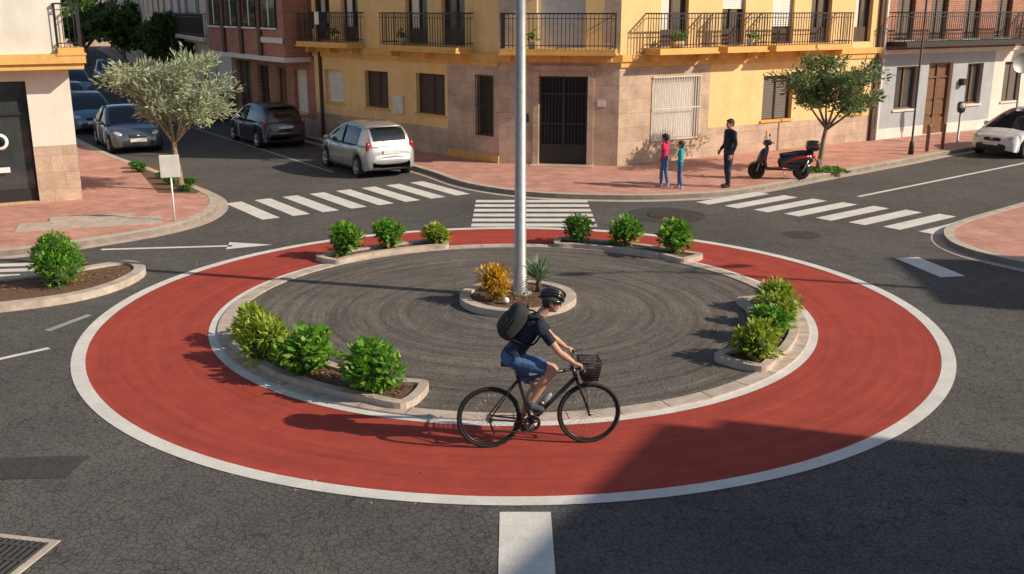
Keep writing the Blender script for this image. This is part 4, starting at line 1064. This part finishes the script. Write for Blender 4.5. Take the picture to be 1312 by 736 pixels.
mb.tube([(BB[0],-.07,BB[2]),(RP.x,-.08,RP.z)],[.013,.01],8,FR); mb.tube([(BB[0],.05,BB[2]),(LP.x,.08,LP.z)],[.013,.01],8,FR)
for P_,s_ in ((RP,-1),(LP,1)):
    mb.box(P_.x-.05,P_.x+.05,P_.y-.045,P_.y+.045,P_.z-.012,P_.z+.01,TY); mb.tube([(P_.x,s_*.07,P_.z),(P_.x,P_.y,P_.z)],.007,6,CH)
def lerp3(a,b,t): return tuple(a[i]+(b[i]-a[i])*t for i in range(3))
T4=[(1.01,-.15,1.0),(1.24,-.14,1.0),(1.24,.14,1.0),(1.01,.15,1.0)]; B4=[(1.04,-.115,.78),(1.2,-.11,.78),(1.2,.11,.78),(1.04,.115,.78)]
for i in range(4):
    a,b,c,d=T4[i],T4[(i+1)%4],B4[i],B4[(i+1)%4]
    mb.tube([a,b],.008,6,BK); mb.tube([c,d],.006,5,BK)
    for q in range(10): mb.tube([lerp3(a,b,q/10),lerp3(c,d,q/10)],.004,4,BK)
    for q in range(1,7): mb.tube([lerp3(a,c,q/7),lerp3(b,d,q/7)],.004,4,BK)
for q in range(1,7): mb.tube([lerp3(B4[0],B4[1],q/7),lerp3(B4[3],B4[2],q/7)],.004,4,BK)
mb.box(1.05,1.19,-.1,.1,.785,.85,BK)
mb.tube([(.97,0,.9),(1.04,0,.88)],.01,6,BK); mb.tube([(1.06,.05,.78),(1.12,.06,hz)],.005,5,BK); mb.tube([(1.06,-.05,.78),(1.12,-.06,hz)],.005,5,BK)
bd=(V((.975,0,.8))-V(BB)).normalized(); bp=V(BB)+bd*.2+V((-.05,0,.045))
mb.tube([tuple(bp),tuple(bp+bd*.13),tuple(bp+bd*.16),tuple(bp+bd*.19)],[.036,.036,.026,.016],12,BT); mb.tube([tuple(bp+bd*.02),tuple(bp+bd*.06)],.037,12,CH)
mb.obj('bicycle',[pmat('bike_frame_black',(.018,.018,.02),.3,coat=.8),tyre,pmat('rim_black',(.03,.03,.032),.35,.3),pmat('bike_steel',(.3,.3,.3),.35,.8),blackp,M_['iron'],pmat('bottle',(.3,.32,.34),.35)],M=BM)

J=dict(pelvis=(.25,0,1.07),waist=(.33,0,1.2),chest=(.43,0,1.37),neck=(.555,0,1.52),head=(.69,0,1.685),face=(1,-.08,-.16),hup=(.1,0,1),
 shL=(.535,.185,1.455),shR=(.535,-.185,1.455),elL=(.74,.25,1.2),elR=(.735,-.26,1.19),wrL=(.9,.27,1.065),wrR=(.9,-.275,1.065),
 hipL=(.26,.09,1.06),hipR=(.26,-.09,1.06),kneeR=(.7,-.13,.95),ankR=(.445,-.125,.565),toeR=(.6,-.125,.485),heelR=(.38,-.12,.515),
 kneeL=(.545,.12,.67),ankL=(.35,.12,.245),toeL=(.5,.125,.165),heelL=(.29,.12,.19),calfR=(-.9,0,.4),calfL=(-.9,0,.3))
hs={'L':((.85,.05,-.35),(-.3,0,-1),(0,-1,0),(.75,1.25,.8),.7),'R':((.85,-.05,-.35),(-.3,0,-1),(0,1,0),(.75,1.25,.8),.7)}
navy=cloth('navy_tshirt',(.012,.018,.035)); denim=cloth('denim_shorts',(.055,.13,.27),v=.25)
def gl(out,P,A,hk):
    for s_ in (1,-1):
        out.ell(P(.096,s_*.034,.0),(.008,.03,.017),8,A,e=.7,seg=10,rings=6); out.tube([tuple(P(.09,s_*.062,.004)),tuple(P(.02,s_*.082,.002))],.003,5,8)
    out.tube([tuple(P(.1,-.01,.004)),tuple(P(.1,.01,.004))],.003,5,8)
    for s_ in (1,-1): out.tube([tuple(P(.02,s_*.08,.03)),tuple(P(.03,s_*.066,-.05)),tuple(P(.04,0,-.115))],.004,5,8,sub=2)
cy=person('cyclist',J,[skin,navy,denim,cloth('cycling_shoe',(.06,.065,.08)),hair_b,lip,eyew,iris,pmat('sunglasses',(.01,.01,.01),.1)],BM,1.,'short','short',.0075,True,extra=gl,hands=hs)
hm=MB(); hc=V(J['head']); A=frame3(J['face'],J['hup'])
hm.ell(hc+A@V((-.012,0,.035)),(.118,.09,.088),1,A,zmin=-.15,seg=28,rings=10)
for q in range(-3,4):
    off=q/3.4; pts=[];rad=[]
    for i in range(13):
        t=-.05+(pi+.1)*i/12
        wy=.098*off*(.35+.65*math.sin(max(0,min(pi,t))))
        x=.138*math.cos(t); z=.112*math.sin(t)*math.sqrt(max(.05,1-(off*.9)**2))
        pts.append(tuple(hc+A@V((x-.012,wy,.035+z)))); rad.append((.0115,.009))
    hm.tube(pts,rad,8,0,side=tuple(A@V((0,1,0))))
pts=[tuple(hc+A@V((.136*math.cos(a)-.012,.1*math.sin(a),.035-.012*math.cos(a)))) for a in [2*pi*i/36 for i in range(36)]]
hm.tube(pts,[(.012,.014)]*36,8,0,closed=True)
h=hm.obj('helmet',[pmat('helmet_shell',(.02,.02,.022),.25,coat=.8),pmat('helmet_foam',(.05,.05,.055),.7)],cy)
bpk=MB(); wa,ch,ne=V(J['waist']),V(J['chest']),V(J['neck']); ax=(ne-wa).normalized(); bn=V((-ax.z,0,ax.x)); A=Matrix((bn,V((0,1,0)),ax)).transposed()
c=V((.42,0,1.37))+bn*.185
bpk.ell(c,(.105,.15,.215),0,A,e=.6,seg=24,rings=16); bpk.ell(c+bn*.065-ax*.05,(.06,.12,.12),0,A,e=.55,seg=20,rings=12)
bpk.tube([tuple(c+A@V((.03,-.15,-.15))),tuple(c+A@V((.04,-.14,.1))),tuple(c+A@V((.04,0,.212))),tuple(c+A@V((.04,.14,.1))),tuple(c+A@V((.03,.15,-.15)))],.005,6,1,sub=4)
bpk.tube([tuple(c+A@V((-.06,-.03,.2))),tuple(c+A@V((-.03,0,.235))),tuple(c+A@V((-.06,.03,.2)))],.008,6,1,sub=3)
S0=ch.lerp(ne,.62)
for s_ in (1,-1):
    Y=V((0,s_,0))
    bpk.tube([tuple(p_) for p_ in (c+A@V((-.08,s_*.08,.17)),S0+bn*.11+Y*.105+ax*.05,S0+ax*.075+Y*.118+bn*.02,S0-bn*.085+Y*.122+ax*.0,ch-bn*.118+Y*.125-ax*.03,wa.lerp(ch,.5)-bn*.07+Y*.15,wa.lerp(ch,.35)+bn*.03+Y*.158,c+A@V((-.07,s_*.13,-.15)))],[(.024,.007)]*8,8,1,side=(0,1,0),sub=4)
bpk.obj('backpack',[cloth('backpack',(.03,.032,.035)),cloth('backpack_strap',(.015,.015,.015))],cy)

# ------------------------------------------------------------------ light, sky, camera
el=math.radians(30); az=math.radians(-15)
sd=V((math.cos(az)*math.cos(el), math.sin(az)*math.cos(el), math.sin(el)))
sun=bpy.data.lights.new('sun','SUN'); sun.energy=5.0; sun.angle=math.radians(.5); sun.color=(1,.87,.69)
so=bpy.data.objects.new('sun',sun); scene.collection.objects.link(so); so.rotation_euler=sd.to_track_quat('Z','Y').to_euler(); so.location=(30,-10,30)
w=bpy.data.worlds.new('World'); scene.world=w; w.use_nodes=True; nt=w.node_tree
sky=nt.nodes.new('ShaderNodeTexSky'); sky.sky_type='NISHITA'; sky.sun_disc=False; sky.sun_elevation=el; sky.sun_rotation=math.radians(105)
bg=nt.nodes['Background']; bg.inputs[1].default_value=.105; nt.links.new(sky.outputs[0],bg.inputs[0])
cam=bpy.data.cameras.new('camera'); co=bpy.data.objects.new('camera',cam); scene.collection.objects.link(co)
cam.sensor_width=36; cam.lens=35.67; cam.clip_end=1500; cam.clip_start=.1
co.location=(0,0,4.77); co.rotation_euler=(math.radians(90-15.4),0,0); scene.camera=co
scene.view_settings.view_transform='Standard'; scene.view_settings.look='None'; scene.view_settings.exposure=0
